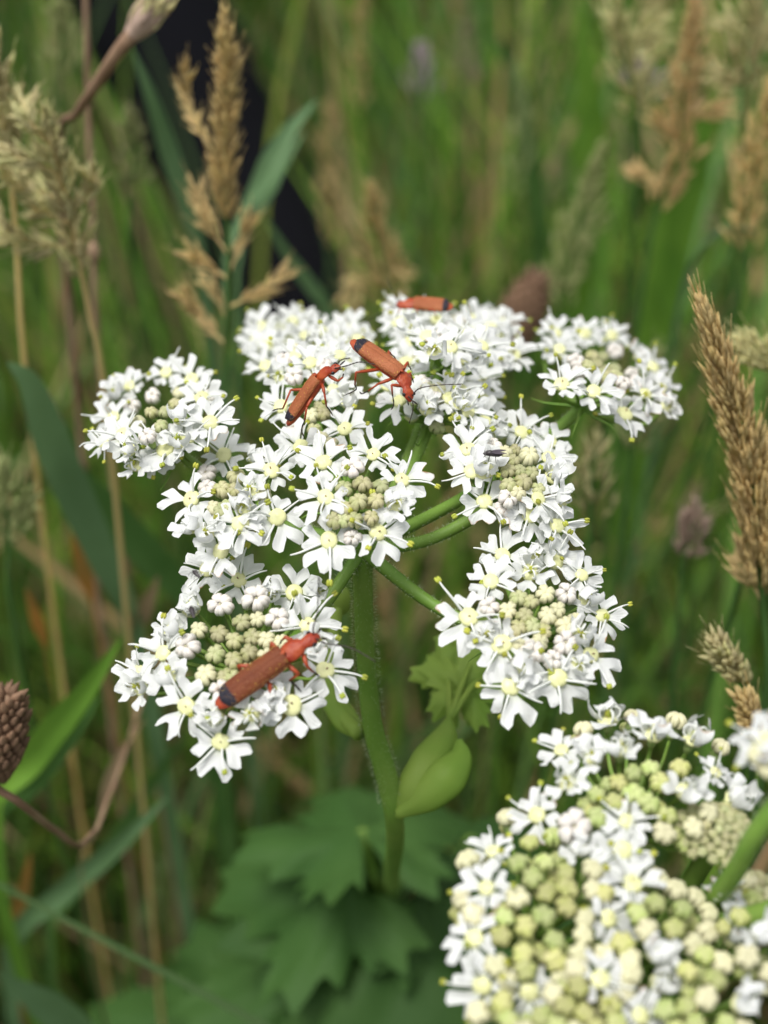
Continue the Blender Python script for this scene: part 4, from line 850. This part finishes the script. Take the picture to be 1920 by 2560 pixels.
blade('broad green blade arching over at the left edge beside the flower', [(20, 905), (75, 960), (120, 1080), (170, 1200), (260, 1400), (330, 1560)], (.205, .26), 5.4, 'blade_blue')
blade('wide green blade crossing behind the arching one, running down to the budding umbellet', [(60, 1060), (160, 1170), (280, 1290), (400, 1420), (470, 1520)], (.235, .28), 5.5, 'blade')
blade('straight green blade slanting up behind the dark bristly seed head', [(300, 1600), (220, 1720), (130, 1830), (60, 1920), (-20, 2010)], (.215, .235), 4.2, 'blade_bright')
blade('thinner slanting blade just under the straight one', [(250, 1740), (170, 1850), (80, 1960), (-10, 2040)], (.22, .24), 3.2, 'blade')
blade('pale green leaf blade crossing the black trouser leg, broad and folded', [(790, 250), (720, 330), (660, 440), (610, 530), (565, 660)], (.27, .255), 4.0, 'blade_blue', short=.7)
blade('second strand of pale leaf beside the broad folded one over the trouser leg', [(760, 330), (700, 420), (650, 520), (600, 640)], (.275, .262), 2.6, 'blade_blue', short=.8)
blade('narrow dark green blade slanting across the black trouser leg towards the flower', [(330, 120), (380, 250), (430, 400), (470, 520), (500, 640)], (.26, .30), 3.6, 'blade_blue')
blade('thin blade crossing low over the black trouser leg', [(660, 540), (720, 640), (780, 720), (820, 790)], (.30, .34), 3.0, 'blade_blue')
blade('bright yellow green wide blade in the sunny upper meadow', [(1440, 10), (1450, 120), (1470, 260), (1480, 420)], (.52, .62), 17, 'blade_bright')
blade('broad bright green leaf beside the tan kinked panicle', [(1800, 230), (1750, 330), (1720, 430), (1690, 560)], (.46, .5), 16, 'blade_bright')
blade('long green blade leaning in the upper meadow behind the orange beetle', [(1210, 60), (1270, 160), (1310, 300), (1340, 480), (1350, 640)], (.48, .6), 9, 'blade')
blade('thin arching grass blade at the right edge over the straw spike', [(1920, 590), (1860, 572), (1800, 580), (1740, 640), (1700, 760)], (.24, .30), 1.5, 'blade_blue')
blade('upright bright blade far behind the right umbellets', [(1650, 480), (1640, 640), (1620, 800), (1600, 960)], (.44, .52), 9, 'blade_bright')
blade('orange brown withered blade tip left of the flower', [(180, 1325), (200, 1400), (225, 1480), (245, 1580)], (.25, .27), 3.2, 'blade_orange', short=1)
blade('withered tan blade slanting down to the budding umbellet', [(395, 1440), (365, 1520), (335, 1590), (320, 1680)], (.25, .27), 3.4, 'blade_dry', short=1)
blade('short orange withered blade near the left edge below the arching blade', [(65, 1470), (85, 1530), (110, 1600), (125, 1680)], (.25, .27), 2.4, 'blade_orange', short=1)
blade('bent dry brown stem blade reaching up from dark undergrowth', [(360, 1800), (290, 1900), (260, 1990), (240, 2080), (200, 2150)], (.23, .25), 1.8, 'blade_dry', short=1)
blade('yellowed leaf tip resting beside the dark lobed leaves', [(760, 2310), (710, 2340), (660, 2370)], (.285, .29), 5.0, 'blade_orange')
blade('olive blade fanning out low on the left', [(470, 1830), (400, 1930), (300, 2080), (210, 2200), (120, 2330)], (.27, .33), 3.0, 'blade')
blade('dark blue green blade running across the lower left undergrowth', [(420, 1990), (300, 2110), (160, 2230), (30, 2360)], (.25, .27), 3.6, 'blade_blue')
blade('long dark blade crossing the bottom corner', [(-10, 2430), (80, 2490), (150, 2540), (220, 2600)], (.24, .26), 5.0, 'blade_blue')
blade('olive dry blade near the bottom corner, upright', [(75, 2130), (60, 2220), (35, 2310), (20, 2380)], (.26, .28), 2.6, 'blade_orange', short=1)
blade('slanting green blade between the lower grass and the lobed leaves', [(720, 2160), (600, 2260), (480, 2380), (380, 2480), (330, 2560)], (.31, .36), 3.2, 'blade')

# ------------------------------------------------------------------ meadow grass (uncountable) as one mesh
LEGPOLY = [(290, -150, 190), (358, 0, 170), (477, 250, 140), (600, 500, 125), (715, 750, 110), (790, 900, 100)]
def leg_hit(x, y):
    if y > 900: return False
    c = np.interp(y, [q[1] for q in LEGPOLY], [q[0] for q in LEGPOLY]); h = np.interp(y, [q[1] for q in LEGPOLY], [q[2] for q in LEGPOLY])
    return abs(x - c) < h * 1.05
LEGD = 1.10
cols = np.array([(.075, .155, .028), (.10, .20, .032), (.105, .185, .065), (.16, .28, .035), (.23, .29, .055), (.40, .31, .16), (.30, .19, .10)])
wts = np.array([.22, .23, .16, .15, .07, .11, .06])
NB = 18500; SEG = 9
VV = []; FF = []; CC = []; cnt = 0; r = np.random.default_rng(3); tries = 0
while cnt < NB and tries < 90000:
    tries += 1
    low = 8500 <= cnt < 11500; wide = cnt >= 11500
    d_ = r.random() ** .75 * 2.6 - .25; x0 = r.uniform(-1, 1) * (.16 + .42 * (d_ + .25)); y0 = d_ + CAM.y + .1
    h = r.uniform(.28, .60) if y0 < .40 else r.uniform(.20, .56); lean = r.normal(0, .20); leany = r.normal(.03, .2); bendx = r.normal(0, .16); bendy = r.normal(.0, .16)
    wd = r.uniform(.0012, .0034) * (1 + .8 * (r.random() < .25)); th = r.uniform(0, 6.283)
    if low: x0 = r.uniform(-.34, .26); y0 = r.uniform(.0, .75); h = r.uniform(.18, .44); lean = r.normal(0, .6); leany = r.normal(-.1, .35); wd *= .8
    if wide: x0 = r.uniform(-1.6, 1.6); y0 = r.uniform(-.7, 2.6)
    ok = True; pts = []
    for s in range(SEG):
        t = s / (SEG - 1)
        p = Vector((x0 + h * (lean * t + bendx * t ** 3), y0 + h * (leany * t + bendy * t ** 3), h * t * (1 - .10 * t * (abs(bendx) + abs(bendy)) * 2)))
        pts.append(p); q = proj(p)
        if q is None:
            if abs(p.x) < .12 and p.z > .45: ok = False
            continue
        x, y, dd = q
        inside = -200 < x < 2120 and -200 < y < 2760
        if inside and dd < .30 + (.10 if y > 1200 else .14): ok = False; break
    if ok and r.random() < .985:
        for a_, b_ in zip(pts, pts[1:]):
            for t in (0, .25, .5, .75):
                q = proj(a_.lerp(b_, t))
                if q and q[2] < LEGD + .16 and leg_hit(q[0], q[1]): ok = False
    if not ok: continue
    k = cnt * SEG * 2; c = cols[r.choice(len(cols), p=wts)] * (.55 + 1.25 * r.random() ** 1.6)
    if y0 > .3: c = c * 1.40 * (1.15 if x0 > 0 else 1.0)  # sunlit brightness put into the tint: far blades lighter, right side most
    if low: c = c * .7  # undergrowth self-shadow painted in: low blades get a darker tint
    sx, sy = math.cos(th) * wd, math.sin(th) * wd
    for s, p in enumerate(pts):
        t = s / (SEG - 1); w_ = max(.04, (1 - t ** 2.2)) * (.7 + .3 * min(1, t * 4))
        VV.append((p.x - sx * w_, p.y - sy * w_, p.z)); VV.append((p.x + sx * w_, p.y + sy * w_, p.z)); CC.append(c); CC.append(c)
    for s in range(SEG - 1): FF.append((k + 2 * s, k + 2 * s + 1, k + 2 * s + 3, k + 2 * s + 2))
    cnt += 1
me = bpy.data.meshes.new('meadow_grass'); me.from_pydata(VV, [], FF); me.materials.append(M['grass'])
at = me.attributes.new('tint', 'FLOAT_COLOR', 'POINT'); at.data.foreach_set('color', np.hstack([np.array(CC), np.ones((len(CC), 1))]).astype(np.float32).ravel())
me.polygons.foreach_set('use_smooth', [True] * len(me.polygons)); me.update()
gs = tag(obj('meadow_grass', me), 'dense green meadow grass filling the background', 'grass'); gs['kind'] = 'stuff'

# ------------------------------------------------------------------ the person standing behind the grass
foot = on_plane(925, 1200, Vector((0, 0, 0)), Vector((0, 0, 1)))
kn = U(300, -120, LEGD - .08)
base = Vector((foot.x - .22, foot.y + .05, 0)); e = thing('person', 'person in black trousers standing in the grass behind the flower', 'person', base)
hipc = Vector((kn.x - .16, foot.y + .06, .88)); hl = hipc + Vector((.10, 0, -.02)); hr_ = hipc + Vector((-.10, .0, -.02))
knl = foot + (kn - foot).normalized() * .46; f2 = Vector((foot.x - .50, foot.y + .10, 0)); knr = (f2 + hr_) * .5 + Vector((0, -.04, 0))
def skin(name, verts, edges, rad, m_, root=0, lv=2):
    me = bpy.data.meshes.new(name); me.from_pydata([tuple(v - base) for v in verts], edges, []); me.materials.append(M[m_]); o = obj(name, me, e)
    o.modifiers.new('skin', 'SKIN'); me.skin_vertices or None
    if not me.skin_vertices:
        import bmesh
        bm = bmesh.new(); bm.from_mesh(me); bm.verts.layers.skin.verify(); bm.to_mesh(me); bm.free()
    for i, q in enumerate(rad): me.skin_vertices[0].data[i].radius = (q, q); me.skin_vertices[0].data[i].use_root = i == root
    s = o.modifiers.new('sub', 'SUBSURF'); s.levels = lv; s.render_levels = lv
    for pl in me.polygons: pl.use_smooth = True
    o.modifiers['skin'].use_smooth_shade = True; return o
up = Vector((0, 0, 1))
skin('trousers', [hipc, hl, (hl + knl) * .5, knl, knl.lerp(foot, .5), foot + up * .05, hr_, (hr_ + knr) * .5, knr, knr.lerp(f2, .5), f2 + up * .05, hipc + up * .14],
     [(0, 1), (1, 2), (2, 3), (3, 4), (4, 5), (0, 6), (6, 7), (7, 8), (8, 9), (9, 10), (0, 11)], [.12, .09, .078, .058, .050, .042, .09, .078, .058, .050, .042, .13], 'cloth')
ch = hipc + up * .44
skin('jacket', [hipc + up * .06, hipc + up * .25, ch, ch + up * .10, ch + Vector((.19, 0, .06)), ch + Vector((.25, .02, -.20)), hipc + Vector((.20, -.06, .04)), ch + Vector((-.19, 0, .06)), ch + Vector((-.25, .02, -.20)), hipc + Vector((-.20, -.06, .04))],
     [(0, 1), (1, 2), (2, 3), (3, 4), (4, 5), (5, 6), (3, 7), (7, 8), (8, 9)], [.15, .14, .16, .11, .075, .058, .05, .075, .058, .05], 'jacket')
mb = MB(); hc = ch + up * .32 - base; mb.ball(hc, (.075, .095, .115), None, 18, 14); mb.ball(hc + Vector((0, -.095, -.01)), (.014, .02, .022), None, 8, 6); mb.tube([hc - up * .22, hc - up * .05], [.06, .055], 12)
for s_ in (-1, 1): mb.ball(hc + Vector((s_ * .076, .005, -.005)), (.01, .02, .03), None, 8, 6)
hd = obj('head', mb.mesh('head', M['skin']), e)
mb = MB(); mb.ball(hc + Vector((0, .018, .03)), (.083, .098, .105), None, 18, 12); obj('hair', mb.mesh('hair', M['hairp']), hd)
for s_ in (-1, 1):
    mb = MB(); mb.ball(hc + Vector((s_ * .03, -.088, .008)), (.012, .008, .008), None, 8, 6); obj('eye', mb.mesh('eye', M['eye']), hd)
mb = MB(); mb.ball(hc + Vector((0, -.09, -.05)), (.024, .008, .006), None, 8, 6); obj('mouth', mb.mesh('mouth', M['body']), hd)
for q in (foot, f2):
    mb = MB(); mb.tube([q - base + Vector((0, a, z)) for a, z in ((.09, .045), (.05, .05), (-.03, .045), (-.11, .036), (-.17, .028))], [.035, .046, .046, .044, .022], 12, squash=.95)
    sh = obj('shoe', mb.mesh('shoe', M['shoe']), e)
    mb = MB(); mb.tube([q - base + Vector((0, a, .004)) for a in (.10, .05, -.05, -.12, -.18)], [.034, .046, .045, .043, .02], 12, squash=.2); obj('sole', mb.mesh('sole', M['sole']), sh)
